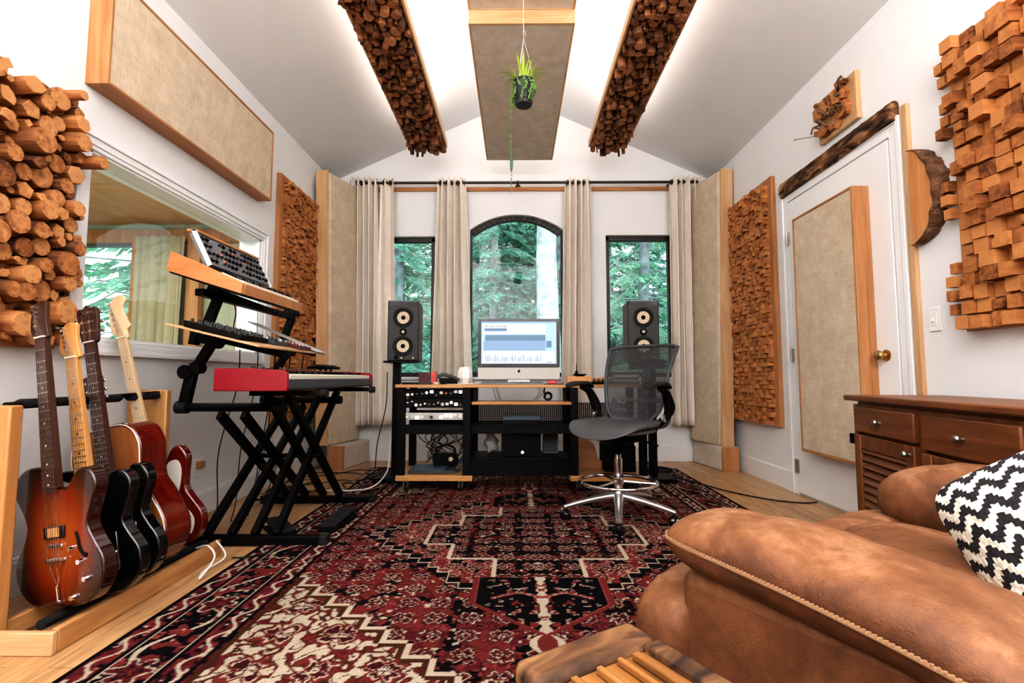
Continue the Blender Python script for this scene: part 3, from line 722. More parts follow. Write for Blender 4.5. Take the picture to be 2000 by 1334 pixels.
# small wall sculpture above the door
t = thing('wall_sculpture', 'small wooden plaque with driftwood and nails above the door', 'wall art', (XR, 3.06, 2.57))
y0, y1, z0, z1 = 2.86, 3.23, 2.41, 2.71
obj('backing_board', B().mm(XR-.03, XR, y0, y1, z0, z1), 'pinez', t, world=True, bevel=.003)
rg = random.Random(5)
for k in range(26):
    y = rg.uniform(y0+.06, y1-.03); z = rg.uniform(z0+.04, z1-.03); b = B(); logf(XR-.03, y, z, rg.uniform(.022, .06), rg.uniform(.008, .045), rg.choice((1, 2)), rg.uniform(.3, .8), rg, sgn=-1)(b)
    obj('wood_piece', b, 'block', t, world=True)
for k in range(20):
    p = Vector((XR-.055, rg.uniform(y0+.05, y1-.05), rg.uniform(z0+.05, z1-.04))); d = Vector((-.03, rg.uniform(-.07, .07), rg.uniform(-.05, .05)))
    obj('twig', B().tube(smooth([p, p+d*.5+Vector((-.02, 0, .01)), p+d], 3), rg.uniform(.005, .012), 7), 'dark_log', t, world=True)
obj('nail', B().cyl((XR-.06, 3.21, 2.47), (XR-.14, 3.32, 2.50), .0035, n=8).cyl((XR-.14, 3.32, 2.50), (XR-.143, 3.324, 2.501), .008, n=8), 'steel', t, world=True)
# live edge mantel above the door
t = thing('live_edge_mantel', 'rough live edge wooden beam mounted over the white door', 'wooden beam', (XR, 3.15, 2.31))
rg = random.Random(8); hs = [rg.uniform(-1, 1) for _ in range(40)]
def man(u, v):
    y = 2.585+1.14*v; a = 2*pi*u; k = v*30; i = int(k); w = hs[i % 40]*(1-k+i)+hs[(i+1) % 40]*(k-i)
    e = 3.2; ca, sa = cos(a), sin(a); px = math.copysign(abs(ca)**(2/e), ca); pz = math.copysign(abs(sa)**(2/e), sa)
    rr = 1+.10*w+.10*sin(5*a+8*v)+.06*sin(11*a+37*v)+.05*sin(19*v*6+3*a)
    x = XR-.024-.024*px*(rr if px > 0 else 1)
    return (min(XR, x), y, 2.296-.012*v+.055*pz*(.9+.12*rr))
b = B().grid(man, 28, 90, closeu=True); n = 28
b.add([man(k/n, 0) for k in range(n)], [tuple(range(n))]); b.add([man(k/n, 1) for k in range(n)], [tuple(range(n))])
obj('bark_beam', b, 'mantel', t, world=True)
# live edge log slice right of the door
t = thing('log_slice', 'half moon log slice with rough bark edge right of the door', 'wall art', (XR, 2.40, 1.77))
N_ = 40; zc = 1.775; H_ = .25
def edge(k, rr=1, q=0):
    v = k/N_; z = zc-H_*1.0+2*H_*v; w = sin(pi*(v**.85))**.55
    return (2.485-.13*w*rr - q, z)
hv = [random.Random(90+k).uniform(-1, 1) for k in range(N_+1)]
face = [edge(k) for k in range(N_+1)]
b = B().prism(face, lambda y, z, x: (x, y, z), XR-.05, XR)
obj('wood_face', b, 'slab', t, world=True)
def barkf(u, v):
    k = v*N_; i = min(int(k), N_-1); fr = k-i; bump_ = abs(sin(v*19+1.2*sin(v*7)))**.6*.026+(hv[i]*(1-fr)+hv[i+1]*fr)*.008
    y, z = edge(k); a = pi*u; s = sin(pi*min(1, max(0, v)))**.4
    return (XR-.002-.064*(sin(a)**.7 if u not in (0, 1) else 0)*(.85+.15*s)-.004*sin(31*v), y+.012-(.05+bump_)*(1-cos(a))/2*s, z)
obj('bark_edge', B().grid(barkf, 12, 110), 'bark', t, world=True)
# ------------------------------------------------------------------ hanging plant
px_, py_, pz_ = .043, 2.62, 2.43
t = thing('hanging_plant', 'lime green hanging plant in a charcoal pot on a white cord', 'plant', (px_, py_, pz_))
obj('pot', B().lathe([(.001, -.045), (.036, -.045), (.056, .05), (.060, .052), (.060, .062), (.05, .062), (.05, .045), (.001, .04)], n=24), 'pot', t)
obj('saucer', B().lathe([(.001, -.075), (.045, -.075), (.050, -.058), (.044, -.06), (.001, -.066)], n=24), 'pot', t)
b = B().tube([(0, 0, .30), (0, 0, 3.02-pz_)], .002, 6)
for a in (0, 2.1, 4.2): b.tube([(.054*cos(a), .054*sin(a), .055), (.03*cos(a), .03*sin(a), .20), (0, 0, .31)], .0012, 5)
obj('cord', b, 'string', t)
obj('hook', B().tube([(0, 0, 3.0-pz_), (0, 0, 3.021-pz_)], .010, 10).tube(smooth([(0, 0, .36), (.012, 0, .345), (.008, 0, .325), (-.004, 0, .33)], 4), .0025, 6), 'steel', t)
rg = random.Random(12); b = B()
for k in range(46):
    a = rg.uniform(0, 2*pi); L = rg.uniform(.10, .19); cu = rg.uniform(.5, 1.6); w = rg.uniform(.003, .006)
    pts = []
    for j in range(7):
        s_ = j/6; r_ = .025+L*s_*.75*min(1, cu); z = .05+L*(s_*1.15-cu*.75*s_*s_)
        pts.append(Vector((r_*cos(a), r_*sin(a), z)))
    sd = Vector((-sin(a), cos(a), 0)); vs = []
    for j, p in enumerate(pts): ww = w*(1-(j/6)**2)+.0006; vs += [p-sd*ww, p+sd*ww]
    b.add(vs, [(2*j, 2*j+1, 2*j+3, 2*j+2) for j in range(6)])
obj('leaves', b, 'leaf', t)
b = B()
for k in range(26):
    a = rg.uniform(0, 2*pi); L = rg.uniform(.03, .14); x, y = .058*cos(a), .058*sin(a)
    for j in range(int(L/.009)):
        b.ell((x+rg.uniform(-.004, .004)+.012*sin(j*.4), y+rg.uniform(-.004, .004), .05-j*.009), (.0055, .0055, .006), 6, 5)
obj('trailing_succulent', b, 'leafd', t)
b = B(); x0, y0 = -.070, 0
b.tube([(-.045, 0, .06), (x0, 0, .05), (x0-.004, 0, -.20), (x0, 0, -.58)], .0009, 5)
for k in range(46):
    z = -.02-.012*k
    if k % 3 or k > 36: b.ell((x0+rg.uniform(-.004, .004), rg.uniform(-.004, .004), z), (.0035, .0035, .004), 6, 4)
obj('long_vine', b, 'leafd', t)
obj('hanging_leaf', B().ell((x0+.002, 0, -.40), (.009, .004, .055), 10, 8), 'leafdk', t)
# ------------------------------------------------------------------ rug
def make_rug():
    x0, x1, y0, y1 = -1.29, 1.49, .60, 4.66; st = .005
    nx = int((x1-x0)/st)+1; ny = int((y1-y0)/st)+1
    X = np.linspace(x0, x1, nx); Y = np.linspace(y0, y1, ny); cx = (x0+x1)/2; cyy = 2.72
    def noise(seed, s, sym=True):
        r = np.random.RandomState(seed); n_ = 1024; a = r.randn(n_, n_)
        k = np.fft.fftfreq(n_); KX, KY = np.meshgrid(k, k); a = np.fft.ifft2(np.fft.fft2(a)*np.exp(-((KX**2+KY**2)*(s/st)**2*8))).real
        a /= a.std(); j = np.arange(ny) % n_
        if sym: i = (np.abs(X-cx)/st).astype(int); i = i % n_
        else: i = np.arange(nx)
        return a[np.ix_(j, i)]
    XX, YY = np.meshgrid(X, Y); S = np.abs(XX-cx)
    def cells(c, off=0):   # mirrored rosette cells
        u = ((S+off) % c)/c-.5; v = ((YY+off*1.3) % c)/c-.5; return u, v, np.sqrt(u*u+v*v), np.arctan2(np.abs(v), np.abs(u))
    BLACK = np.array((.006, .0045, .006)); DRED = np.array((.055, .010, .012)); RED = np.array((.165, .028, .026)); PINK = np.array((.25, .06, .055))
    CREAM = np.array((.47, .39, .30)); BRN = np.array((.065, .024, .012)); WINE = np.array((.105, .015, .020))
    img = np.zeros((ny, nx, 3)); img[:] = WINE
    def put(m, c, a=1.0): img[m] = img[m]*(1-a)+c*a
    n1, n2, n3, n4 = noise(1, .019), noise(2, .011), noise(3, .007), noise(4, .032)
    bw = .37; d = np.minimum(np.minimum(XX-x0, x1-XX), np.minimum(YY-y0, y1-YY)); field = d > bw
    # quantised coordinates give the stepped outlines
    q = .055; Sq = np.floor(S/q)*q; Yq = np.floor(YY/q)*q
    dy = np.abs(YY-cyy)
    # field: mid scale patches of red, black and brown
    put(field & (n4 > .5), RED); put(field & (n4 < -.35), BLACK); put(field & (np.abs(n4-.5) < .07), BRN)
    put(field & (np.abs(n4+.35) < .06), PINK)
    def motif(mask, ground_dark):
        u, v, r, a = cells(.118, .03)
        pet = r+.07*np.cos(4*a)+.05*np.cos(8*a)+.02*n2
        put(mask & (pet < .34) & (pet > .28), BRN if not ground_dark else DRED); put(mask & (pet <= .28), RED if ground_dark else WINE)
        put(mask & (np.abs(pet-.28) < .018), CREAM); put(mask & (pet < .15), BLACK); put(mask & (pet < .085), CREAM); put(mask & (pet < .045), RED)
        put(mask & (pet > .36) & (n1 > .75), PINK if ground_dark else RED); put(mask & (pet > .36) & (np.abs(n1-.75) < .09), BLACK if not ground_dark else CREAM)
        put(mask & (pet > .33) & (n2 > 1.75), CREAM); put(mask & (pet > .33) & (n3 < -1.7), PINK)
        put(mask & (pet > .33) & (np.abs(n2) < .055), DRED)
    motif(field, False)
    # medallion: stepped lozenge with black pendants
    lo = field & (S/.86+dy/.98 < 1)
    loq = field & (Sq/.86+np.abs(Yq+q/2-cyy)/.98 < 1)
    hexa = field & (S < .62) & (S*.75+dy < .82); 
    put(loq, RED); put(loq & (n4 < -.2), BLACK); put(loq & (np.abs(n4+.2) < .05), CREAM); motif(loq, True)
    ed = np.abs(Sq/.86+np.abs(Yq+q/2-cyy)/.98-1)
    put(field & (ed < .035), BLACK); 
    m = np.zeros_like(field); m[1:-1, 1:-1] = (loq[1:-1, 1:-1] != loq[2:, 1:-1]) | (loq[1:-1, 1:-1] != loq[1:-1, 2:]) | (loq[1:-1, 1:-1] != loq[:-2, 1:-1])
    put(m, CREAM)
    # cross shaped centre
    cr = field & (((S < .20) & (dy < .62)) | ((S < .42) & (dy < .36)) | ((S < .56) & (dy < .16)))
    put(cr, BLACK); motif(cr, False)
    crm = np.zeros_like(field)
    for w in (1, 2): crm[w:-w, w:-w] |= (cr[w:-w, w:-w] != cr[2*w:, w:-w]) | (cr[w:-w, w:-w] != cr[w:-w, 2*w:]) | (cr[w:-w, w:-w] != cr[:-2*w, w:-w]) | (cr[w:-w, w:-w] != cr[w:-w, :-2*w])
    put(crm, CREAM)
    for sg in (-1, 1):   # pendants
        yc = cyy-.62 if sg < 0 else cyy+.62; yy = (YY-yc)*sg
        pen = (yy > 0) & (yy < .30) & (S < .26) | (yy >= .18) & (S < .26-(yy-.18)*1.35) & (yy < .40)
        pen = ((yy > -.05) & (yy <= .20) & (S < .25)) | ((yy > .20) & (S < .25-(yy-.20)*1.15))
        edp = np.zeros_like(pen)
        for w in (2, 5): edp[w:-w, w:-w] |= (pen[w:-w, w:-w] != pen[2*w:, w:-w]) | (pen[w:-w, w:-w] != pen[w:-w, 2*w:]) | (pen[w:-w, w:-w] != pen[w:-w, :-2*w])
        put(edp, RED); put(pen, BLACK)
        e1 = np.zeros_like(pen); e1[1:-1, 1:-1] = (pen[1:-1, 1:-1] != pen[2:, 1:-1]) | (pen[1:-1, 1:-1] != pen[1:-1, 2:]); put(e1, PINK)
        st_ = pen & (S < .010+.012*np.abs(np.sin(yy*60))) ; put(st_, CREAM)
        br_ = pen & (np.abs(yy-.10-.5*np.abs(S-.09)) < .010) & (S < .2); put(br_, PINK)
        put(pen & (n2 > 1.0) & (S < .20), RED); put(pen & (np.abs(n2-1.0) < .13) & (S < .22), CREAM)
        # tail finial past the pendant
        tl = (yy > .42) & (yy < .66) & (S < .018+.05*np.abs(np.sin((yy-.42)*26))*(1-(yy-.42)/.3)); put(tl & field, CREAM); tl2 = (yy > .42) & (yy < .66) & (S < .010+.03*np.abs(np.sin((yy-.42)*26))*(1-(yy-.42)/.3)); put(tl2 & field, RED)
    # ivory corners, stepped edge
    qs = .09; Sk = np.floor(S/qs)*qs; lim_n = 1.48+(Sk-.30)*.95; lim_f = 2*cyy-lim_n+.25
    Yk = YY
    corn = field & (Sk > .24) & ((Yk < lim_n) | (Yk > lim_f))
    put(corn, CREAM)
    u, v, r, a = cells(.20, .02); n5 = noise(15, .026); pet = r+.08*np.cos(4*a)+.05*np.cos(8*a)+.045*n1
    vine = corn & (np.abs(n5) < .40); put(vine, BRN); put(corn & (np.abs(n5) < .24), WINE); put(corn & (np.abs(n5) < .09), RED)
    put(corn & (np.abs(n4-.2) < .10), BRN)
    put(corn & (pet < .34), BRN); put(corn & (pet < .30), RED); put(corn & (np.abs(pet-.21) < .02), CREAM); put(corn & (pet < .18), DRED); put(corn & (pet < .06), CREAM)
    put(corn & (n3 > 1.9), WINE)
    ce = np.zeros_like(corn); w = 3
    for w in (1, 2, 3, 4): ce[w:-w, w:-w] |= (corn[w:-w, w:-w] != corn[2*w:, w:-w]) | (corn[w:-w, w:-w] != corn[w:-w, 2*w:]) | (corn[w:-w, w:-w] != corn[:-2*w, w:-w]) | (corn[w:-w, w:-w] != corn[w:-w, :-2*w])
    put(ce & ~corn, CREAM); put(ce & corn, BRN)
    # borders
    T = np.where((XX-x0 < bw) | (x1-XX < bw), YY, XX)    # running coordinate
    m_ = (d > .095) & (d <= .27); put(d <= bw, DRED); put(m_, BLACK)
    c = d-.182; wave = c-.055*np.sin(T*2*pi/.42); put(m_ & (np.abs(wave) < .009), CREAM)
    k = (T % .42)/.42-.5; rr = np.sqrt((k*.42)**2+(c+.0)**2); pet = rr+.012*np.cos(6*np.arctan2(c, k*.42))+.006*n2
    put(m_ & (pet < .060), CREAM); put(m_ & (pet < .050), WINE); put(m_ & (pet < .030), BLACK); put(m_ & (pet < .018), RED)
    put(m_ & (pet > .065) & (n1 > .65), RED); put(m_ & (pet > .065) & (np.abs(n1-.65) < .10), DRED); put(m_ & (pet > .07) & (n2 > 1.25), PINK); put(m_ & (pet > .07) & (n3 > 2.0), CREAM)
    for lo_, hi_ in ((.27, .37), (.015, .095)):
        g = (d > lo_) & (d <= hi_); put(g, WINE); mid = (lo_+hi_)/2; ww = np.abs(d-mid-.018*np.sign(np.sin(T*2*pi/.11))*1.0)
        put(g & (ww < .007), CREAM); put(g & (n2 > .8), RED); put(g & (n2 < -.9), BLACK)
        zz = np.abs((d-mid)-.02*np.sin(T*2*pi/.14)); put(g & (zz < .006), CREAM)
    for e_ in (.015, .095, .27, .355): put(np.abs(d-e_) < .006, BLACK)
    put(np.abs(d-.105) < .003, CREAM); put(np.abs(d-.262) < .003, CREAM); put(d < .014, BLACK)
    img *= (1+.10*noise(9, .25, False)[..., None]*0.6); img = np.clip(img, 0, 1)
    me = bpy.data.meshes.new('rug')
    Z = np.full_like(XX, .010); Z[0, :] = Z[-1, :] = 0; Z[:, 0] = Z[:, -1] = 0
    co_ = np.stack([XX, YY, Z], -1).reshape(-1, 3).astype(np.float32)
    idx = np.arange(nx*ny).reshape(ny, nx); q4 = np.stack([idx[:-1, :-1], idx[:-1, 1:], idx[1:, 1:], idx[1:, :-1]], -1).reshape(-1, 4)
    me.vertices.add(len(co_)); me.vertices.foreach_set('co', co_.ravel()); nf = len(q4)
    me.loops.add(nf*4); me.loops.foreach_set('vertex_index', q4.ravel().astype(np.int32)); me.polygons.add(nf)
    me.polygons.foreach_set('loop_start', np.arange(0, nf*4, 4, dtype=np.int32)); me.update(calc_edges=True)
    at = me.attributes.new('Col', 'FLOAT_COLOR', 'POINT'); cc = np.ones((len(co_), 4), np.float32); cc[:, :3] = img.reshape(-1, 3); at.data.foreach_set('color', cc.ravel())
    me.materials.append(W['rug']); o = bpy.data.objects.new('persian_rug', me); COL.objects.link(o)
    tag(o, 'large red black and ivory patterned rug covering the floor', 'rug')
make_rug()

# ------------------------------------------------------------------ armchair
u_ = Vector((.848, .530, 0)); v_ = Vector((.530, -.848, 0)); O_ = Vector((.285, .925, 0))
ang = atan2(u_.y, u_.x)
sofa = thing('leather_armchair', 'oversized tan leather armchair in the right foreground', 'armchair', tuple(O_), (0, 0, ang))
# local: x across seat (0..1.13), y = -back direction (seat goes to -y), front at y=0
def wr(q, s, a=.006): return Vector((q.x+a*sin(9*q.y+s)*.6, q.y+a*sin(11*q.x+7*q.z+s), q.z+a*(sin(13*q.y+3*q.x+s)+.6*sin(27*q.y+11*q.x+s*2))))
for i, (xc, zt) in enumerate(((.122, .545), (.995, .507))):
    sg = 1 if i == 0 else -1
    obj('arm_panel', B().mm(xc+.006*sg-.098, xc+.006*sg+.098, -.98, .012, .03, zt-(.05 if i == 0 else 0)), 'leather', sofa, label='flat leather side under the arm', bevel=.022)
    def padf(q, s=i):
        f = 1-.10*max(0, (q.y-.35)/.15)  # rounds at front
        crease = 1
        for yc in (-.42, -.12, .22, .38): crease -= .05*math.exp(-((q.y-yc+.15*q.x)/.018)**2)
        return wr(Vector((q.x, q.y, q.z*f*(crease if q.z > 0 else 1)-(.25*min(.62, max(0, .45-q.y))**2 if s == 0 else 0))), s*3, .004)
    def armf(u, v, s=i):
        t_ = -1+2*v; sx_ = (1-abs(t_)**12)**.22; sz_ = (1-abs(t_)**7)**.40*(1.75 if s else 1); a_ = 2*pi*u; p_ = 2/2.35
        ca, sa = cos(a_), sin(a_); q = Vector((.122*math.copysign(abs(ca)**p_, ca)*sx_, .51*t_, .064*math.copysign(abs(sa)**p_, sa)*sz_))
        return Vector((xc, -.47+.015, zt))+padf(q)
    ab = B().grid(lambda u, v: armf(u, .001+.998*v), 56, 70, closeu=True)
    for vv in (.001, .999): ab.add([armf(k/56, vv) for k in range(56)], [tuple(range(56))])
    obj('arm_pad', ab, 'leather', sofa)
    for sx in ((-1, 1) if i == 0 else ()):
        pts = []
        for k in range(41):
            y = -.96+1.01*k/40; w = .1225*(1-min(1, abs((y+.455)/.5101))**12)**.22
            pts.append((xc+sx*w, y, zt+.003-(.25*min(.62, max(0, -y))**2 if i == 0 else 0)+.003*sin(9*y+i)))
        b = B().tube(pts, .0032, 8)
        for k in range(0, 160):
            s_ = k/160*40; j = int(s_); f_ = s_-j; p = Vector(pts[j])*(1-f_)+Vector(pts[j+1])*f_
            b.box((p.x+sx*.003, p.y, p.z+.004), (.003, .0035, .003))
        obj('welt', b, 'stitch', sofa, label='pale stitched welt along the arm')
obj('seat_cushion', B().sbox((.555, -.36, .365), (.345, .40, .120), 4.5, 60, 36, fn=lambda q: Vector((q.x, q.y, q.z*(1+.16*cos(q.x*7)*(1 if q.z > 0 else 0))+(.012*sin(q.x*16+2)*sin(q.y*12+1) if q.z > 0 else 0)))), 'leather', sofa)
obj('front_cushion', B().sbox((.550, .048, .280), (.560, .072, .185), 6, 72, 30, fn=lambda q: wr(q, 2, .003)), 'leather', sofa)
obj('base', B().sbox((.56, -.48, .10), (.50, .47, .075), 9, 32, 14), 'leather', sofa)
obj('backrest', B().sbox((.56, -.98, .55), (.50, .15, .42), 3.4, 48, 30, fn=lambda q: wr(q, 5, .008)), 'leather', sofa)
for x in (.08, 1.04):
    for y in (-.06, -.95): obj('foot', B().lathe([(.022, 0), (.028, .035)], (x, y, 0), n=14), 'blackm', sofa)
# zigzag cushion
pc = O_+u_*.47+v_*.42; 
cu = thing('throw_pillow', 'black and ivory zigzag woven pillow on the leather armchair', 'pillow', (pc.x, pc.y, .585), (radians(-20), radians(-34), radians(-52)))
def pil(q):
    pin = max(.10, 1-.9*min(1, (abs(q.x)/.155)**3)*1)*max(.12, 1-.9*min(1, (abs(q.z)/.155)**3))
    return Vector((q.x, q.y*pin, q.z))
obj('pillow_body', B().sbox((0, 0, 0), (.155, .085, .155), 6, 60, 40, fn=pil), 'zigzag', cu)
# low rustic table at the bottom edge
tb = thing('side_table', 'rustic reclaimed wood table with inset slats at the bottom edge', 'table', (O_.x, O_.y, 0), (0, 0, ang))
W['rustic'] = blotch('rustic table', [(.38, (.03, .014, .008)), (.48, (.11, .05, .022)), (.58, (.21, .105, .045)), (.72, (.34, .20, .10))], 14, (.35, 1, 1), .3)
W['rustic2'] = wood('rustic slat', (.13, .05, .015), (.30, .135, .04), (.48, .26, .10), 'y', 4, .5, bmp=.4)
x0, x1, y0, y1, z = -.365, -.150, -.62, -.036, .468
b = B().mm(x0, x1, y1-.062, y1, z-.04, z); obj('end_rail', b, 'rustic', tb, bevel=.012)
obj('end_rail', B().mm(x0, x1, y0, y0+.075, z-.04, z), 'rustic', tb, bevel=.006)
obj('side_rail', B().mm(x1-.03, x1, y0+.076, y1-.063, z-.04, z-.003), 'rustic', tb, bevel=.004)
obj('side_rail', B().mm(x0, x0+.03, y0+.076, y1-.063, z-.04, z-.003), 'rustic', tb, bevel=.004)
obj('inset_board', B().mm(x0+.031, x1-.031, y0+.076, y1-.063, z-.035, z-.014), 'rustic2', tb)
for xa, w_ in ((x0+.045, .010), (x0+.088, .010), (x1-.062, .013), (x1-.088, .008)):
    obj('slat', B().mm(xa, xa+w_, y0+.08, y1-.064-.02*w_*100*.3, z-.013, z-.003), 'rustic2', tb, bevel=.002)
for x in (x0+.03, x1-.03):
    for y in (y0+.04, y1-.04): obj('leg', B().mm(x-.022, x+.022, y-.022, y+.022, 0, z-.041), 'rustic', tb, bevel=.004)
obj('apron', B().mm(x0+.052, x1-.052, y1-.05, y1-.035, z-.13, z-.041), 'rustic', tb)
obj('shelf', B().mm(x0+.01, x1-.01, y0+.02, y1-.02, .12, .14), 'rustic2', tb)

# ------------------------------------------------------------------ dresser
dd = Vector((-.19, -.982, 0)).normalized(); DL = 1.065; dep = .40
dr = thing('wooden_dresser', 'walnut stained dresser with louvered doors behind the armchair', 'dresser', (1.625, 2.40, 0), (0, 0, atan2(dd.y, dd.x)))
# local x runs along the front (toward the camera), local +y toward the wall
obj('top', B().mm(-.03, DL+.03, -.03, dep, .742, .768), 'dresx', dr, bevel=.006)
obj('carcass', B().mm(0, DL, .02, dep-.01, .05, .742), 'dresx', dr, bevel=.002)
b = B(); 
for xa in (0, .515, DL-.035): b.mm(xa, xa+.035, 0, .02, .05, .725)
b.mm(.035, DL-.035, .004, .02, .70, .728).mm(.035, DL-.035, 0, .02, .05, .10)
obj('face_frame', b, 'dresz', dr, bevel=.002)
obj('plinth', B().mm(.02, DL-.02, .04, dep-.02, 0, .055), 'dresx', dr)
def knob(p, par): return obj('knob', B().lathe([(.006, 0), (.005, -.010), (.011, -.015), (.014, -.022), (.011, -.029), (.003, -.031)], p, 'y', n=20), 'nickel', par)
def drawer(xa, xb, za, zb, ks):
    d_ = obj('drawer', B().mm(xa, xb, -.018, .018, za, zb), 'dresx', dr, bevel=.006)
    for k in ks: knob((k, -.018, (za+zb)/2), d_)
def louver(xa, xb, za, zb, kx, par=dr):
    s = .055; d_ = obj('door', B().mm(xa, xa+s, -.020, .012, za, zb).mm(xb-s, xb, -.020, .012, za, zb).mm(xa+s, xb-s, -.018, .012, zb-.062, zb).mm(xa+s, xb-s, -.018, .012, za, za+.062), 'dresz', par, bevel=.003)
    n = int((zb-za-.13)/.032); b = B()
    for k in range(n): b.box(((xa+xb)/2, -.006, za+.075+k*(zb-za-.14)/(n-1)), (xb-xa-2*s+.004, .006, .034), Euler((radians(-38), 0, 0)))
    obj('louver_slats', b, 'dresx', d_)
    obj('backing', B().mm(xa+s, xb-s, .010, .013, za+.06, zb-.06), 'blackm', d_)
    knob((kx, -.020, zb-.032), d_)
drawer(.040, .510, .60, .715, (.275,)); drawer(.555, 1.015, .585, .715, (.785,)); 
louver(.040, .510, .105, .588, .485); louver(.555, .783, .105, .572, .765); louver(.787, 1.015, .105, .572, .805)
obj('hinge_catch', B().mm(.0, .03, -.022, -.002, .54, .585), 'blackm', dr)
# ------------------------------------------------------------------ keyboard stand
st = thing('keyboard_stand', 'black three tier keyboard stand with crossed legs', 'stand', (-1.35, 2.95, 0))
S_ = lambda n, b, m='black', **k: obj(n, b, m, st, world=True, **k)
for y in (2.56, 3.40):
    S_('floor_bar', B().bar((-1.70, y, .028), (-.985, y, .028), .05, .045), bevel=.004)
    for x in (-1.71, -.975): S_('end_cap', B().bar((x-.02, y, .028), (x+.02, y, .028), .06, .055), 'rubber', bevel=.006)
for x in (-1.58, -1.455, -1.335, -1.225):
    lo = x < -1.4; zt = .66 if lo else .765
    S_('leg', B().bar((x, 2.56, .05), (x, 3.38, zt), .030, .048), bevel=.003)
    S_('leg', B().bar((x+.03, 3.40, .05), (x+.03, 2.58, zt), .030, .048), bevel=.003)
    S_('pivot_bolt', B().cyl((x-.02, 2.98, .05+(zt-.05)*.51), (x+.05, 2.98, .05+(zt-.05)*.51), .018))
S_('cross_tube', B().cyl((-1.60, 2.98, .385), (-1.17, 2.98, .385), .014))
for y in (2.52, 3.36):
    S_('lower_arm', B().cyl((-1.70, y, .70), (-1.20, y, .70), .022), label='round horizontal arm of the middle tier')
    S_('arm_end', B().cyl((-1.735, y, .70), (-1.68, y, .70), .032), 'rubber'); S_('arm_end', B().cyl((-1.235, y, .70), (-1.19, y, .70), .027), 'rubber')
    S_('keyboard_arm', B().bar((-1.36, y, .772), (-.99, y, .772), .035, .028), bevel=.004)
    S_('arm_end', B().cyl((-1.0, y, .770), (-.965, y, .770), .022), 'rubber')
    dx = 0
    S_('upright', B().bar((-1.70, y, .70), (-1.665, y, .885), .042, .05), bevel=.006)
    S_('joint', B().cyl((-1.69, y-.03, .88), (-1.69, y+.03, .88), .036).cyl((-1.64, y-.03, .90), (-1.64, y+.03, .90), .03))
    S_('upright', B().bar((-1.655, y, .885), (-1.56, y, 1.045), .038, .046), bevel=.006)
    S_('joint', B().cyl((-1.555, y-.035, 1.035), (-1.555, y+.035, 1.035), .034).cyl((-1.60, y-.03, 1.05), (-1.60, y+.03, 1.05), .026))
    S_('shelf_arm', B().bar((-1.665, y, 1.078), ((-1.19, y, .966) if y < 3 else (-1.38, y, 1.011)), .036, .03), bevel=.004)
    S_('shelf_bracket', B().bar((-1.665, y, 1.02), (-1.655, y, 1.10), .04, .04), bevel=.004)
    S_('upright', B().bar((-1.62, y, 1.06), (-1.545, y, 1.275), .036, .046), bevel=.005)
    S_('top_arm', B().bar((-1.60, y, 1.318), ((-1.24, y, 1.183) if y < 3 else (-1.50, y, 1.281)), .034, .028), bevel=.004)
S_('top_rail', B().bar((-1.545, 2.36, 1.268), (-1.545, 3.36, 1.268), .045, .035), bevel=.003)
# wood cased synthesizer with raised panel
sy = thing('analog_synthesizer', 'wood cased synthesizer with a tilted knob panel on the top tier', 'synthesizer', (-1.44, 2.55, 1.3))
Y0, Y1 = 2.22, 2.86
prof = [(-1.615, 1.345), (-1.595, 1.435), (-1.45, 1.375), (-1.255, 1.285), (-1.262, 1.235)]
fz = lambda x, z, t: (x, t, z)
for y in (Y0, Y1-.022): obj('end_cheek', B().prism(prof, fz, y, y+.022), 'synth', sy, world=True, bevel=.003)
obj('case', B().prism([(-1.61, 1.345), (-1.594, 1.42), (-1.45, 1.360), (-1.30, 1.262), (-1.275, 1.242)], fz, Y0+.022, Y1-.022), 'black', sy, world=True)
obj('front_rail', B().prism([(-1.262, 1.235), (-1.252, 1.283), (-1.272, 1.290), (-1.282, 1.245)], fz, Y0+.022, Y1-.022), 'synth', sy, world=True, bevel=.002)
# bottom strip
obj('base_strip', B().prism([(-1.60, 1.334), (-1.60, 1.345), (-1.27, 1.235), (-1.27, 1.226)], fz, Y0+.01, Y1-.01), 'black', sy, world=True)
p0, p1 = Vector((-1.44, 0, 1.385)), Vector((-1.52, 0, 1.545)); pn = Vector((.16, 0, .08)).normalized()
def pan(u, y, h): q = p0*(1-u)+p1*u+pn*h; return Vector((q.x, y, q.z))
b = B(); PY0, PY1 = Y0+.05, Y1-.03
b.add([pan(0, PY0, 0), pan(1, PY0, 0), pan(1, PY1, 0), pan(0, PY1, 0), pan(0, PY0, -.03), pan(1, PY0, -.03), pan(1, PY1, -.03), pan(0, PY1, -.03)], [(0, 1, 2, 3), (4, 5, 6, 7), (0, 1, 5, 4), (1, 2, 6, 5), (2, 3, 7, 6), (3, 0, 4, 7)])
kp = obj('control_panel', b, 'grey', sy, world=True)
for y in (PY0-.008, PY1): obj('panel_cheek', B().add([pan(-.05, y, .008), pan(1.03, y, .008), pan(1.03, y+.008, .008), pan(-.05, y+.008, .008), pan(-.05, y, -.012), pan(1.03, y, -.012), pan(1.03, y+.008, -.012), pan(-.05, y+.008, -.012)], [(0, 1, 2, 3), (4, 5, 6, 7), (0, 1, 5, 4), (1, 2, 6, 5), (2, 3, 7, 6), (3, 0, 4, 7)]), 'white', sy, world=True)
obj('panel_cap', B().bar(pan(1.04, PY0-.008, -.01), pan(1.04, PY1+.008, -.01), .045, .012), 'synth', sy, world=True, bevel=.002)
rg = random.Random(4)
for r_ in range(4):
    for c_ in range(16):
        if rg.random() < .12: continue
        u = .16+.22*r_; y = PY0+.03+(PY1-PY0-.06)*c_/15
        q = pan(u, y, 0); big = rg.random() < .55
        obj('knob', B().cyl(q, q+pn*.014, .0115 if big else .007, .009 if big else .006, 12), 'blackg', kp, world=True)
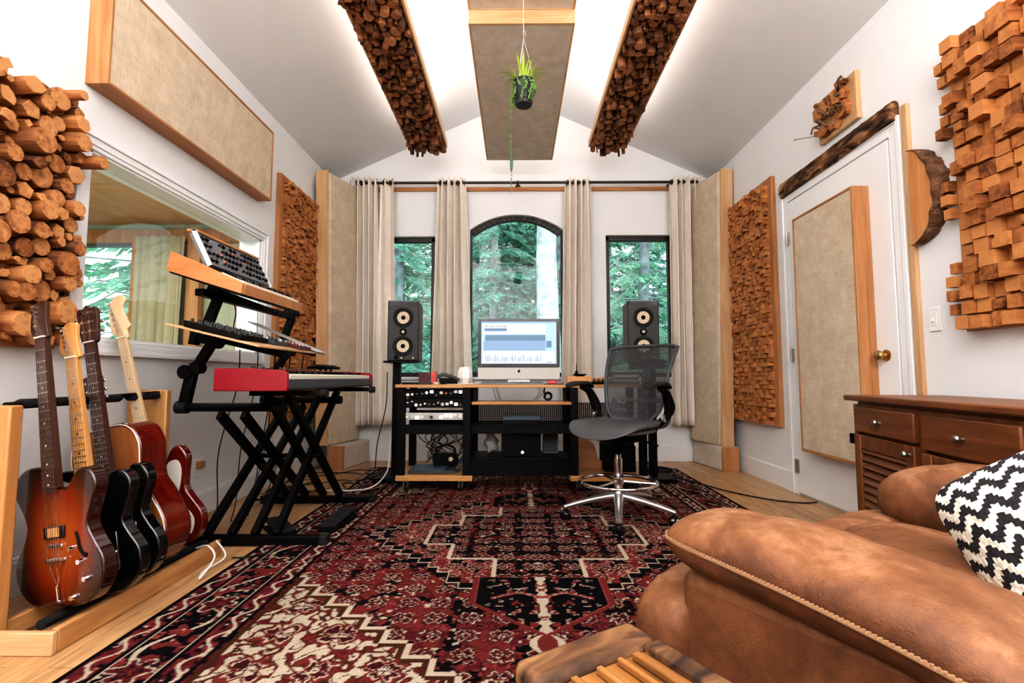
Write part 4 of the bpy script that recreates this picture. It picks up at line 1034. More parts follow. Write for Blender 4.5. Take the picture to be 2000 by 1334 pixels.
for k in range(22):
    q = pan(rg.uniform(.08, .95), rg.uniform(PY0+.02, PY1-.02), .001)
    obj('led' if k % 3 else 'switch', B().box(q, (.005, .007, .005)), 'redled' if k % 3 == 0 else 'lgrey', kp, world=True)
b = B()
for k in range(26):
    y = Y0+.04+(Y1-Y0-.07)*k/26; w = (Y1-Y0-.07)/26-.0015
    b.prism([(-1.375, 1.325), (-1.378, 1.345), (-1.268, 1.296), (-1.270, 1.280)], fz, y, y+w)
obj('white_keys', b, 'ivory', sy, world=True)
b = B()
for k in range(26):
    if k % 7 in (2, 6): continue
    y = Y0+.04+(Y1-Y0-.07)*(k+.68)/26; b.prism([(-1.378, 1.344), (-1.377, 1.356), (-1.312, 1.327), (-1.308, 1.314)], fz, y, y+.013)
obj('black_keys', b, 'blackg', sy, world=True)
# middle tier board and devices
ti = lambda x: 1.095-(x+1.62)*.236      # height of tilted shelf
sh = obj('shelf_board', B().prism([(-1.60, ti(-1.60)), (-1.60, ti(-1.60)+.010), (-1.17, ti(-1.17)+.010), (-1.17, ti(-1.17))], fz, 2.22, 3.0), 'piney', bevel=.002)
tag(sh, 'thin pale plywood board on the middle tier of the keyboard stand', 'board')
def dev(name, label, x0, x1, y0, y1, h, mat, knobs, lift=.012):
    t = thing(name, label, 'music device', ((x0+x1)/2, (y0+y1)/2, ti((x0+x1)/2)+lift), group=None)
    A = ti(x0)+lift; C_ = ti(x1)+lift
    bd = obj('body', B().prism([(x0, A), (x0, A+h), (x1, C_+h*.75), (x1, C_)], fz, y0, y1), mat, t, world=True, bevel=.003)
    for (kx, ky, r, hh, mt) in knobs:
        x = x0+(x1-x0)*kx; y = y0+(y1-y0)*ky; z = (A+h)*(1-kx)+(C_+h*.75)*kx
        obj('knob' if mt == 'blackg' else 'button', B().cyl((x, y, z-.001), (x+hh*.2, y, z+hh), r, r*.8, 10), mt, t, world=True)
    return t
rg = random.Random(14)
dev('groove_box', 'black mixer with rows of knobs at the near end of middle tier', -1.54, -1.27, 2.25, 2.50, .03, 'blackm', [((i+.5)/6, (j+.5)/5, .008, .016, 'blackg') for i in range(6) for j in range(5)])
m2 = dev('drum_machine', 'grey green drum machine with small knobs on the middle tier', -1.50, -1.25, 2.52, 2.68, .028, 'dgrey', [((i+.5)/8, (j+.5)/4, .006, .012, 'blackg' if (i+j) % 3 else 'lgrey') for i in range(8) for j in range(4)])
dev('sampler', 'dark sampler with orange lit buttons beside the drum machine', -1.46, -1.19, 2.70, 2.84, .026, 'maroon', [((i+.5)/7, (j+.5)/3, .006, .006, 'redled' if (i*j) % 4 == 1 else 'lgrey') for i in range(7) for j in range(3)])
tg = thing('notebook_board', 'pale grey flat board lying at far end of the middle tier', 'board', (-1.3, 2.92, ti(-1.3)))
obj('sheet', B().prism([(-1.58, ti(-1.58)+.092), (-1.58, ti(-1.58)+.098), (-1.16, ti(-1.16)+.018), (-1.16, ti(-1.16)+.012)], fz, 2.86, 2.98), 'lgrey', tg, world=True, bevel=.002)
# red stage piano
rp = thing('stage_piano', 'long red stage piano on the keyboard stand', 'keyboard', (-1.19, 2.86, .786))
K0, K1 = 2.20, 3.52
obj('end_cheek', B().prism([(-1.358, .790), (-1.358, .893), (-1.20, .893), (-1.05, .884), (-1.028, .872), (-1.024, .80), (-1.03, .790)], fz, K0, K0+.024), 'red', rp, world=True, bevel=.004)
obj('end_cheek', B().prism([(-1.358, .790), (-1.358, .893), (-1.20, .893), (-1.05, .884), (-1.028, .872), (-1.024, .80), (-1.03, .790)], fz, K1-.024, K1), 'red', rp, world=True, bevel=.004)
obj('rear_body', B().prism([(-1.357, .791), (-1.357, .892), (-1.19, .892), (-1.19, .86), (-1.19, .791)], fz, K0+.024, K1-.024), 'red', rp, world=True, bevel=.002)
obj('key_bed', B().prism([(-1.19, .791), (-1.19, .852), (-1.032, .842), (-1.028, .80), (-1.034, .791)], fz, K0+.024, K1-.024), 'dgrey', rp, world=True, bevel=.003)
n = 45; b = B(); L = (K1-K0-.10)/n
for k in range(n): b.prism([(-1.185, .853), (-1.185, .874), (-1.040, .866), (-1.034, .862), (-1.036, .844)], fz, K0+.05+L*k, K0+.05+L*(k+1)-.0014)
obj('white_keys', b, 'ivory', rp, world=True)
b = B()
for k in range(n):
    if k % 7 in (2, 6): continue
    b.prism([(-1.184, .874), (-1.182, .886), (-1.095, .882), (-1.088, .869)], fz, K0+.05+L*(k+1)-.006, K0+.05+L*(k+1)+.006)
obj('black_keys', b, 'blackg', rp, world=True)
for k in range(12): obj('knob', B().cyl((-1.26, 2.35+k*.09, .892), (-1.26, 2.35+k*.09, .906), .009, .008, 12), 'blackg', rp, world=True)
md = thing('controller', 'small black controller lying at the far end of the red piano', 'music device', (-1.27, 3.25, .907))
obj('body', B().mm(-.055, .055, -.14, .14, .0, .018), 'blackm', md, bevel=.003)
b = B()
for i in range(8):
    for j in range(3): obj('knob', B().cyl((-.03+j*.03, -.12+i*.034, .018), (-.03+j*.03, -.12+i*.034, .028), .007, n=8), 'blackg', md)
# pedals
for (x, y, rz, lb) in ((-1.02, 2.88, -.10, 'black volume pedal on the rug under the red piano'), (-1.28, 2.72, .75, 'black sustain pedal on the floor between the stand legs')):
    t = thing('foot_pedal', lb, 'pedal', (x, y, .012), (0, 0, rz)); L = .30 if rz < 0 else .24
    obj('base', B().mm(-.05, .05, -L/2, L/2, 0, .022), 'blackm', t, bevel=.004)
    obj('treadle', B().box((0, 0, .044), (.092, L*.96, .016), Euler((.10, 0, 0))), 'rubber', t, bevel=.004)

# ------------------------------------------------------------------ guitar rack
gr = thing('guitar_rack', 'wooden floor rack with black padded rail holding the guitars', 'guitar rack', (-1.65, 1.92, 0))
G_ = lambda n, b, m, **k: obj(n, b, m, gr, world=True, **k)
G_('end_board', B().mm(-1.90, -1.602, 1.555, 1.60, .0, .762), 'oak', bevel=.006)
G_('end_board', B().mm(-1.93, -1.735, 2.44, 2.475, .0, .79), 'oak', bevel=.006)
G_('neck_rail', B().cyl((-1.665, 1.60, .760), (-1.78, 2.44, .775), .010), 'black')
for y in (1.70, 1.84, 1.94, 2.10, 2.27, 2.38): G_('foam_grip', B().tube([(-1.665-(y-1.6)*.137, y-.055, .762), (-1.665-(y-1.6)*.137, y-.04, .762), (-1.665-(y-1.6)*.137, y+.04, .762), (-1.665-(y-1.6)*.137, y+.055, .762)], [.010, .017, .017, .010], 12), 'rubber')
G_('front_plank', B().mm(-1.445, -1.42, 1.575, 2.42, .0, .075), 'pinez' if False else 'desky', bevel=.005)
G_('cross_plank', B().mm(-1.60, -1.42, 1.555, 1.575, .0, .07), 'pinex', bevel=.004)
G_('rest_bar', B().cyl((-1.50, 1.60, .072), (-1.50, 2.42, .06), .016), 'rubber')
G_('rear_plank', B().mm(-1.64, -1.615, 1.60, 2.42, .02, .08), 'desky', bevel=.004)
# guitars
TELE = [(0, 0), (.10, .008), (.155, .06), (.160, .125), (.128, .185), (.112, .225), (.130, .275), (.152, .33), (.135, .375), (.095, .385), (.062, .352), (.048, .335), (-.03, .36), (-.035, .40), (-.10, .405), (-.145, .375), (-.150, .33), (-.125, .28), (-.112, .235), (-.128, .185), (-.162, .125), (-.155, .06), (-.10, .008)]
STRAT = [(0, 0), (.09, .006), (.15, .05), (.162, .115), (.135, .18), (.118, .23), (.132, .29), (.150, .35), (.128, .40), (.095, .395), (.066, .352), (.045, .335), (-.04, .345), (-.055, .375), (-.085, .43), (-.125, .44), (-.145, .39), (-.138, .32), (-.118, .25), (-.13, .19), (-.162, .12), (-.15, .05), (-.09, .006)]
ACOU = [(0, 0), (.11, .012), (.178, .07), (.188, .14), (.158, .22), (.128, .28), (.135, .34), (.142, .40), (.118, .455), (.06, .478), (-.06, .478), (-.118, .455), (-.142, .40), (-.135, .34), (-.128, .28), (-.158, .22), (-.188, .14), (-.178, .07), (-.11, .012)]
def guitar(label, loc, tilt, yaw, outline, th, mface, mside, mneck, mfret, head, neckz, nut, top, detail, sc=1.0, edge=None, matpick=None):
    t = thing('guitar', label, 'guitar', loc, (0, radians(tilt), radians(yaw)), group='guitars in the wooden rack')
    ol = [(p.x*sc, p.y*sc) for p in smooth([(x, z, 0) for x, z in outline], 4, True)]
    f = lambda x, z, y: (x, y, z)
    if isinstance(mface, tuple): face, side = mface
    body = obj('body', B().prism(ol, f, -th/2, th/2), mside, t, bevel=min(.010, th*.2))
    # thin top plate follows the outline
    s2 = [(x*.965, z*.965+.0065) for x, z in ol]
    obj('top', B().prism(s2, f, -th/2-.0015, -th/2+.004), mface, t)
    if edge: obj('binding', B().tube([(x*.985, -th/2, z*.985+.003) for x, z in ol+ol[:1]], .0025, 6), edge, t)
    nb = B(); ny0, ny1 = -th/2-.016, -th/2-.001
    w0, w1 = .028, .021
    nb.add([(-w0, ny0+.004, neckz), (w0, ny0+.004, neckz), (w0, ny1+.012, neckz), (-w0, ny1+.012, neckz), (-w1, ny0+.004, nut), (w1, ny0+.004, nut), (w1*.7, ny1+.008, nut), (-w1*.7, ny1+.008, nut)], [(0, 1, 2, 3), (4, 5, 6, 7), (0, 1, 5, 4), (1, 2, 6, 5), (2, 3, 7, 6), (3, 0, 4, 7)])
    obj('neck', nb, mneck, t, bevel=.002)
    fb = B(); fb.add([(-w0, ny0, neckz-.01), (w0, ny0, neckz-.01), (w0, ny0+.005, neckz-.01), (-w0, ny0+.005, neckz-.01), (-w1, ny0, nut), (w1, ny0, nut), (w1, ny0+.005, nut), (-w1, ny0+.005, nut)], [(0, 1, 2, 3), (4, 5, 6, 7), (0, 1, 5, 4), (1, 2, 6, 5), (2, 3, 7, 6), (3, 0, 4, 7)])
    fr = fb; dots = fb; bridge = .12*sc; sl = nut-bridge; prev = nut
    for k in range(1, 22):
        z = bridge+sl/(2**(k/12))
        if z < neckz: break
        w = w1+(w0-w1)*(nut-z)/(nut-neckz); fb.m = 1; fr.box((0, ny0-.0008, z), (2*w, .0022, .0022))
        if k in (3, 5, 7, 9, 12, 15, 17, 19): fb.m = 2; dots.cyl((0, ny0+.001, (z+prev)/2), (0, ny0-.0006, (z+prev)/2), .0035, n=10)
        prev = z
    obj('fretboard', fb, [mfret, 'steel', 'ivory' if mfret == 'rosewood' else 'black'], t)
    obj('nut', B().box((0, ny0-.001, nut+.002), (2*w1, .008, .005)), 'ivory', t)
    H = top-nut; hx = [(x*1.25, nut+z*H) for x, z in head]; ho = [(p.x, p.y) for p in smooth([(x, z, 0) for x, z in hx], 3, True)]
    obj('headstock', B().prism(ho, f, ny0+.004, ny0+.018), mneck if mfret != 'rosewood' or detail == 'burst' else 'rosewood', t, bevel=.002)
    three = detail in ('black3', 'acoustic')
    for k in range(6):
        if three: sx = -1 if k < 3 else 1; x = sx*.016; z = nut+H*(.28+.25*(k % 3)); ex = sx*.045
        else: x = -.012+.0; z = nut+H*(.18+.135*k); ex = -.048; x = -.012-.002*k
        tn = obj('tuner', B().cyl((x, ny0+.006, z), (x, ny0-.006, z), .0052, n=10), 'chrome', t)
        obj('tuner_button', B().cyl((x, ny0+.022, z), (ex, ny0+.022, z), .003, n=8).ell((ex, ny0+.022, z), (.009, .005, .007), 10, 8), 'chrome', tn)
    sb = B()
    for k in range(6):
        q = (k-2.5)/2.5; xa = q*.026; xb = q*.017
        sb.tube([(xa, -th/2-.014, bridge), (xb, ny0-.004, nut)], .0008, 4)
        z = nut+H*(.18+.135*k) if not three else nut+H*(.28+.25*(k % 3)); sb.tube([(xb, ny0-.004, nut), ((-.012-.002*k) if not three else (-.016 if k < 3 else .016), ny0-.004, z)], .0008, 4)
    obj('strings', sb, 'steel', t)
    yf = -th/2-.002
    if detail == 'burst':
        obj('bridge', B().mm(-.045, .045, yf-.010, yf, .150, .160), 'chrome', t, bevel=.002); obj('tailpiece', B().tube([(0, yf-.004, .02), (0, yf-.006, .07)], .004, 8).tube([(-.008, yf-.005, .02), (.008, yf-.005, .02)], .005, 8).tube([(-.03, yf-.008, .150), (0, yf-.005, .07), (.03, yf-.008, .150)], .001, 5), 'chrome', t)
        p = obj('pickup', B().mm(-.042, .042, yf-.008, yf, .222, .262), 'blackg', t, bevel=.002); obj('cover', B().mm(-.022, .024, yf-.011, yf-.007, .228, .258), 'amber', p)
        obj('pickup', B().mm(-.03, .03, yf-.006, yf, .192, .204), 'chrome', t, bevel=.002)
        for q in ((.062, .185), (.098, .140), (.118, .085), (.060, .030)): obj('knob', B().cyl((q[0], yf, q[1]), (q[0], yf-.012, q[1]), .010, .008, 16), 'chrome', t)
        obj('f_hole', B().tube(smooth([(.085, yf, .235), (.092, yf, .215), (.098, yf, .18), (.118, yf, .155), (.122, yf, .165)], 4), .005, 8), 'blackm', t)
        obj('jack_plate', B().ell((.166, 0, .13), (.006, .010, .010)), 'redp', t)
    elif detail in ('black', 'black3'):
        obj('pickguard', B().prism([(-.085, .36), (-.03, .345), (.03, .345), (.05, .33), (.085, .36), (.10, .30), (.07, .22), (.04, .19), (-.04, .19), (-.08, .23), (-.095, .30)], f, yf-.002, yf), 'blackg', t)
        obj('bridge', B().mm(-.038, .038, yf-.006, yf, .085, .165), 'chrome', t, bevel=.002)
        obj('pickup', B().mm(-.035, .035, yf-.008, yf-.002, .285, .305), 'chrome', t, bevel=.002); obj('pickup', B().box((0, yf-.006, .185), (.07, .010, .018), Euler((0, .25, 0))), 'blackm', t, bevel=.002)
        obj('control_plate', B().mm(.075, .10, yf-.003, yf, .08, .21), 'chrome', t, bevel=.001)
        for z in (.105, .14): obj('knob', B().cyl((.088, yf-.003, z), (.088, yf-.018, z), .009, .008, 16), 'chrome', t)
        for z in (.06, .09): obj('strap_button', B().cyl((.155, 0, z), (.168, 0, z), .006, n=12), 'chrome', t)
    elif detail == 'acoustic':
        obj('sound_hole', B().lathe([(.048, -.0022), (.048, .001)], (0, -th/2, .335), 'y', 28), 'blackm', t); obj('bridge', B().mm(-.07, .07, yf-.008, yf, .12, .145), 'rosewood', t, bevel=.003)
    else:
        obj('pickguard', B().prism([(p.x, p.y) for p in smooth([(.045, .345, 0), (.085, .385, 0), (.125, .385, 0), (.135, .34, 0), (.118, .28, 0), (.10, .23, 0), (.12, .17, 0), (.145, .11, 0), (.12, .05, 0), (.08, .06, 0), (.05, .13, 0), (-.06, .17, 0), (-.09, .24, 0), (-.10, .33, 0), (-.06, .35, 0)], 3, True)], f, yf-.003, yf), 'ivory', t)
        for z in (.185, .235, .285): obj('pickup', B().mm(-.036, .036, yf-.010, yf-.003, z-.009, z+.009), 'white', t, bevel=.003)
        obj('bridge', B().mm(-.035, .035, yf-.010, yf, .12, .155), 'chrome', t)
        for q in ((.085, .16), (.095, .125), (.105, .09)): obj('knob', B().cyl((q[0], yf, q[1]), (q[0], yf-.015, q[1]), .011, .009, 16), 'white', t)
    return t
TH = [(.021, -.02), (.024, .12), (.020, .40), (.022, .75), (.024, .93), (.006, 1.0), (-.016, .93), (-.032, .60), (-.036, .20), (-.021, .04), (-.021, -.02)]
FH = [(.021, -.03), (.022, .15), (.036, .24), (.030, .40), (.024, .70), (.040, .86), (.030, 1.0), (.0, .98), (-.022, .80), (-.034, .45), (-.034, .16), (-.021, .06), (-.021, -.03)]
BH = [(.021, -.02), (.030, .15), (.034, .5), (.036, .80), (.028, .92), (.012, .91), (.0, 1.0), (-.012, .91), (-.028, .92), (-.036, .80), (-.034, .5), (-.030, .15), (-.021, -.02)]
UH = [(.021, -.02), (.034, .12), (.036, .5), (.040, .92), (.015, 1.0), (-.015, 1.0), (-.040, .92), (-.036, .5), (-.034, .12), (-.021, -.02)]
g1 = guitar('sunburst hollow body guitar in front of the rack with dark neck', (-1.485, 1.68, .10), -9.5, -12, TELE, .048, 'burst', 'burstside', 'rosewood', 'rosewood', TH, .385, .90, 1.03, 'burst', sc=1.14, edge=None)
guitar('black guitar with amber maple neck behind the sunburst guitar', (-1.475, 1.80, .085), -9.5, -4, TELE, .045, 'blackg', 'blackg', 'amber', 'amber', TH, .37, .85, .98, 'black', sc=1.1)
guitar('black guitar with dark rosewood neck and pointed dark headstock', (-1.49, 1.92, .085), -11.0, -6, TELE, .045, 'blackg', 'blackg', 'rosewood', 'rosewood', BH, .37, .92, 1.07, 'black3', sc=1.1)
guitar('acoustic guitar with amber top and glossy cherry red sides', (-1.555, 2.07, .065), -15, -12, ACOU, .125, 'natural', 'cherry', 'cherry', 'rosewood', UH, .61, .68, .82, 'acoustic', sc=1.25, edge='ivory')
guitar('cherry red guitar with ivory pickguard and pale maple neck', (-1.575, 2.30, .07), -15.0, 0, STRAT, .045, 'cherry', 'cherry', 'maple', 'maple', FH, .37, 1.0, 1.20, 'strat', sc=1.12, edge=None)

# ------------------------------------------------------------------ studio desk
dk = thing('studio_desk', 'black steel studio desk with maple top and side rack bays', 'desk', (.03, 3.95, 0))
D_ = lambda n, b, m='black', **k: obj(n, b, m, dk, world=True, **k)
D_('desk_top', B().mm(-.905, 1.02, 3.68, 4.22, .776, .800), 'deskx', bevel=.004)
D_('keyboard_shelf', B().mm(-.33, .41, 3.66, 3.96, .650, .672), 'deskx', bevel=.004)
for xa, xb in ((-.895, -.325), (.40, .99)):
    D_('base_plank', B().mm(xa, xb, 3.69, 4.18, .088, .128), 'deskx', bevel=.004)
    for x in (xa+.035, xb-.045):
        for y in (3.72, 4.13): D_('post', B().mm(x-.028, x+.028, y-.022, y+.022, .128, .776), bevel=.003)
    for y in (3.705, 4.12): D_('cross_rail', B().mm(xa+.06, xb-.07, y, y+.02, .43, .50), bevel=.002)
    for x in (xa+.012, xb-.026): D_('side_rail', B().mm(x, x+.016, 3.74, 4.12, .43, .47), bevel=.002)
    for x in (xa+.07, xb-.09):
        for y in (3.735, 4.12):
            c_ = D_('caster', B().lathe([(.001, -.012), (.028, -.012), (.030, 0), (.028, .012), (.001, .012)], (x, y, .032+.010), 'x', 20), 'rubber', label='small black caster wheel')
            obj('bracket', B().mm(x-.017, x+.017, y-.022, y+.022, .080, .089).mm(x-.018, x-.014, y-.012, y+.012, .035, .085).mm(x+.014, x+.018, y-.012, y+.012, .035, .085), 'alu', c_, world=True)
D_('cross_rail', B().mm(-.34, .42, 3.74, 3.77, .43, .492), bevel=.002)
D_('lower_shelf', B().mm(-.34, .42, 3.74, 4.10, .232, .252), bevel=.002)
D_('drawer_front', B().mm(-.34, .41, 3.725, 3.745, .125, .232), 'blackm', bevel=.002)
D_('gear_shelf', B().mm(-.34, .42, 3.77, 4.10, .485, .495), bevel=.001)
for x0, x1 in ((-.33, .40), (.46, .93), (-.84, -.39)):
    o = D_('perforated_panel', B().mm(x0, x1, 4.10, 4.104, .49 if x0 > -.5 else .40, .645 if x0 > -.5 else .52), 'perf', smooth=False)
for x in (-.335, .405): D_('stay', B().mm(x-.02, x+.02, 4.06, 4.10, .13, .776))
for x in (-.31, .37): D_('shelf_bracket', B().mm(x-.012, x+.012, 3.74, 3.78, .672, .776), bevel=.001)
# rack units in the left bay
def rackunit(label, z0, z1, mat, x0=-.848, x1=-.390, seed=0, dense=14):
    t = thing('rack_unit', label, 'rack unit', ((x0+x1)/2, 3.9, z0))
    obj('chassis', B().mm(x0+.02, x1-.02, 3.735, 4.05, z0+.003, z1-.003), 'blackm', t, world=True)
    fp = obj('faceplate', B().mm(x0, x1, 3.725, 3.735, z0, z1-.002), mat, t, world=True, bevel=.001)
    r2 = random.Random(seed); h = z1-z0
    for k in range(dense):
        x = x0+.03+(x1-x0-.06)*k/(dense-1); z = z0+h*r2.uniform(.3, .7); q = r2.random()
        if q < .55: obj('knob', B().cyl((x, 3.725, z), (x, 3.708, z), r2.uniform(.006, .013), n=12), r2.choice(('lgrey', 'blackg', 'chrome')), fp, world=True)
        elif q < .8: obj('button', B().mm(x-.006, x+.006, 3.720, 3.726, z-.004, z+.004), r2.choice(('lgrey', 'redled', 'white')), fp, world=True)
        else: obj('meter', B().mm(x-.012, x+.012, 3.722, 3.726, z-.010, z+.010), 'led' if r2.random() < .4 else 'cream', fp, world=True)
    for x in (x0+.008, x1-.008):
        for z in (z0+.01, z1-.01): obj('screw', B().cyl((x, 3.725, z), (x, 3.721, z), .0035, n=8), 'chrome', fp, world=True)
    return t
rackunit('black rack unit with round meters at the top of the left bay', .698, .768, 'blackm', seed=1, dense=12)
rackunit('black rack unit with blue lit display second in the left bay', .625, .695, 'black', seed=5, dense=13)
rackunit('silver rack unit with small black controls in the left bay', .535, .590, 'alup', seed=3, dense=12)
# tangle of gear on the left base plank
t = thing('laptop', 'dark flat laptop like tray lying on the left base plank', 'laptop', (-.62, 3.93, .13))
obj('base', B().mm(-.20, .16, -.17, .14, 0, .018), 'dgrey', t, bevel=.004); obj('lid', B().mm(-.19, .08, -.16, .08, .018, .030), 'blueg', t, bevel=.003)
t = thing('power_supply', 'black power unit with carry handle on the left base plank', 'power supply', (-.57, 3.98, .161), (0, 0, .25))
obj('case', B().mm(-.09, .10, -.06, .06, 0, .085), 'blackm', t, bevel=.006); obj('handle', B().tube(smooth([(-.07, 0, .085), (-.06, 0, .13), (.0, 0, .155), (.07, 0, .13), (.085, 0, .085)], 5), .008, 8), 'rubber', t)
obj('label_disc', B().cyl((.04, -.06, .05), (.04, -.062, .05), .018), 'cone', t)
t = thing('folded_manual', 'slanted grey booklet leaning on the power unit', 'booklet', (-.47, 3.92, .149), (0, .6, .1)); obj('pages', B().mm(-.008, .008, -.07, .07, 0, .12), 'dgrey', t); obj('cover', B().mm(.008, .011, -.07, .07, 0, .12), 'blueg', t)
# centre boxes
t = thing('computer_tower', 'black box with a round white light under the desk centre', 'computer', (.038, 3.90, .252)); obj('case', B().mm(-.150, .150, -.12, .16, 0, .178), 'blackm', t, bevel=.004); obj('power_light', B().lathe([(.010, -.002), (.010, .001)], (.01, -.12, .035), 'y', 20), 'led', t, label='glowing round white light'); 
for x in (-.10, .10): obj('foot', B().mm(x-.015, x+.015, -.1, .1, -.0, .004), 'rubber', t)
t = thing('audio_interface', 'slate blue slim device on the gear shelf under keyboard shelf', 'audio interface', (.04, 3.88, .495)); obj('case', B().mm(-.145, .145, -.10, .12, 0, .03), 'black', t, bevel=.002); obj('lid', B().mm(-.145, .145, -.10, .12, .031, .064), 'blueg', t, bevel=.004)
t = thing('cloth_bag', 'crumpled grey bag standing left of the black computer box', 'bag', (-.20, 4.02, .252)); obj('bag', B().sbox((0, 0, .085), (.055, .05, .085), 2.6, 28, 20, fn=lambda q: Vector((q.x*(1-.25*(q.z > .02))+.008*sin(q.z*80+q.y*40), q.y, q.z+.006*sin(q.x*90)))), 'lgrey', t)
t = thing('speaker_box', 'grey box standing right of the black computer box', 'box', (.275, 4.02, .252)); obj('case', B().mm(-.06, .06, -.06, .06, 0, .17), 'grey', t, bevel=.004); obj('front_cloth', B().mm(-.05, .05, -.062, -.06, .01, .16), 'dgrey', t)
# orange plate in right bay
t = thing('guitar_body_blank', 'orange wooden cut-out with small holes leaning in the right bay', 'wooden board', (.62, 3.98, .13), (radians(-6), 0, 0))
obj('board', B().prism([(p.x, p.y) for p in smooth([(-.13, .24, 0), (-.13, .03, 0), (-.09, .012, 0), (.06, .0, 0), (.11, .015, 0), (.105, .05, 0), (.05, .065, 0), (.02, .11, 0), (.01, .17, 0), (-.03, .22, 0), (-.09, .25, 0)], 4, True)], lambda x, z, y: (x, y, z), -.012, .012), 'firx', t)
for k in range(9): obj('screw', B().cyl((-.09+.014*k, -.012, .13-.008*(k % 3)), (-.09+.014*k, -.016, .13-.008*(k % 3)), .004, n=8), 'chrome', t)
t = thing('tool_case', 'black gear case on the right base plank behind the chair', 'case', (.80, 3.96, .13)); obj('case', B().mm(-.12, .12, -.12, .12, 0, .20), 'blackm', t, bevel=.006); obj('handle', B().tube([(-.04, 0, .2), (-.04, 0, .225), (.04, 0, .225), (.04, 0, .2)], .006, 8), 'rubber', t)

# ------------------------------------------------------------------ things on the desk
DT = .800
im = thing('desktop_computer', 'silver all-in-one computer showing a recording session', 'computer', (.022, 3.93, DT))
sxw, sz0, sz1 = .326, .075, .522
obj('foot', B().mm(-.10, .10, -.09, .10, 0, .007), 'alup', im, bevel=.003); obj('stand', B().prism([(-.01, .007), (.02, .007), (.075, .22), (.055, .22)], lambda y, z, x: (x, y, z), -.09, .09), 'alup', im, bevel=.002)
rr = lambda x0, x1, z0, z1, r: [(x, z) for cx, cz, a0 in ((x1-r, z1-r, 0), (x0+r, z1-r, 90), (x0+r, z0+r, 180), (x1-r, z0+r, 270)) for x, z in [(cx+r*cos(radians(a0+q*15)), cz+r*sin(radians(a0+q*15))) for q in range(7)]]
fyz = lambda x, z, y: (x, y, z)
obj('housing', B().prism(rr(-sxw, sxw, sz0-.035, sz1, .018), fyz, -.012, .018), 'alup', im, bevel=.002)
obj('bezel', B().prism(rr(-sxw, sxw, .132, sz1, .012), fyz, -.0135, -.012), 'blackg', im)
lo = obj('logo', B().lathe([(.0105, -.0145), (.0105, -.011)], (0, 0, .102), 'y', 20).ell((.004, -.0135, .1165), (.0025, .001, .0045), 8, 6, Euler((0, .5, 0))), 'black', im, label='small black fruit shaped logo on the chin')
def screenmat(col, e=1.0):
    return plain('screen %s' % (col,), col, .4, emit=e)
SCB = screenmat((.30, .44, .68), .55); 
sc = obj('screen', B().mm(-.300, .300, -.0150, -.0135, .162, .500), SCB, im)
rg = random.Random(2)
def rect(x0, x1, z0, z1, m, lay=1, nm='window_area'):   # fractions of the screen
    return obj(nm, B().mm(-.300+.600*x0, -.300+.600*x1, -.0150-.0004*lay, -.0148, .162+.338*z0, .162+.338*z1), m, sc)
SW = screenmat((.55, .68, .84), .65); SG = screenmat((.11, .19, .28), .45); SM = screenmat((.20, .30, .44), .5); SR = screenmat((.75, .25, .30), .7); SD = screenmat((.08, .12, .2), .4)
rect(0, 1, .965, 1, SM); rect(.03, .86, .70, .94, SW); rect(.04, .34, .77, .84, SG, 2)
b = B(); bb = B(); 
for k in range(17): x = -.300+.6*(.05+.017*k); b.mm(x, x+.006, -.0162, -.0150, .162+.338*.86, .162+.338*(.88+.03*rg.random()))
obj('track_marks', b, SD, sc)
for k in range(20): x = -.300+.6*(.04+.015*k); bb.mm(x, x+.006, -.0162, -.0150, .162+.338*(.70+.01*rg.random()), .162+.338*.745)
obj('red_clips', bb, SR, sc)
rect(.05, .855, .54, .68, SG, 2); rect(.03, .855, .31, .535, SM, 2); rect(.865, .935, .38, .54, SG, 2); rect(.02, .97, .02, .30, SW, 2)
b = B(); b2 = B()
for k in range(36):
    x = -.300+.6*(.05+.0222*k); b.mm(x, x+.0012, -.0165, -.0150, .162+.338*.32, .162+.338*.52)
    h = .05+.12*rg.random(); b2.mm(x+.002, x+.007, -.0165, -.0150, .162+.338*.05, .162+.338*(.05+h)) if k % 5 != 4 and k < 34 else None
obj('channel_lines', b, SG, sc); obj('faders', b2, SD, sc)
rect(.87, .94, .015, .05, SR, 3)
# keyboard, mouse pad, tape, papers
t = thing('computer_keyboard', 'low slate grey computer keyboard in front of the screen', 'keyboard', (-.03, 3.76, DT)); obj('body', B().mm(-.24, .24, -.06, .06, 0, .014), 'grey', t, bevel=.003)
b = B()
for i in range(18):
    for j in range(5): b.mm(-.232+i*.0258, -.232+i*.0258+.022, -.054+j*.0215, -.054+j*.0215+.018, .0145, .019)
obj('keys', b, 'blueg', t)
t = thing('mouse_pad', 'black mouse pad at the right of the keyboard', 'mouse pad', (.285, 3.76, DT)); obj('pad', B().prism(rr(-.075, .075, -.05, .05, .01), lambda x, y, z: (x, y, z), 0, .006), 'rubber', t)
tag(obj('tape_roll', B().lathe([(.018, 0), (.038, 0), (.038, .022), (.018, .022)], (0, 0, 0), n=28), 'redp', org=(0, 0, 0)), 'coral red roll lying on the mouse pad', 'tape').location = (.275, 3.775, DT+.007)
for (x, y, w, d_, h, m, nm, lb, ct) in ((-.02, 3.86, .30, .05, .010, 'white', 'paper_stack', 'white papers under the computer chin', 'paper'), (.22, 3.86, .14, .06, .008, 'alup', 'silver_tray', 'silver flat tray under the right of the computer', 'tray')):
    tag(obj(nm, B().mm(-w/2, w/2, -d_/2, d_/2, 0, h), m, bevel=.002), lb, ct).location = (x-.10 if nm == 'paper_stack' else x, y-.02, DT)
t = thing('black_tray', 'flat black device at the left edge of the desk', 'device', (-.75, 3.80, DT)); obj('body', B().mm(-.115, .115, -.08, .08, 0, .016), 'blackg', t, bevel=.002); obj('end_block', B().mm(.116, .155, -.03, .05, 0, .018), 'cone', t, bevel=.002)
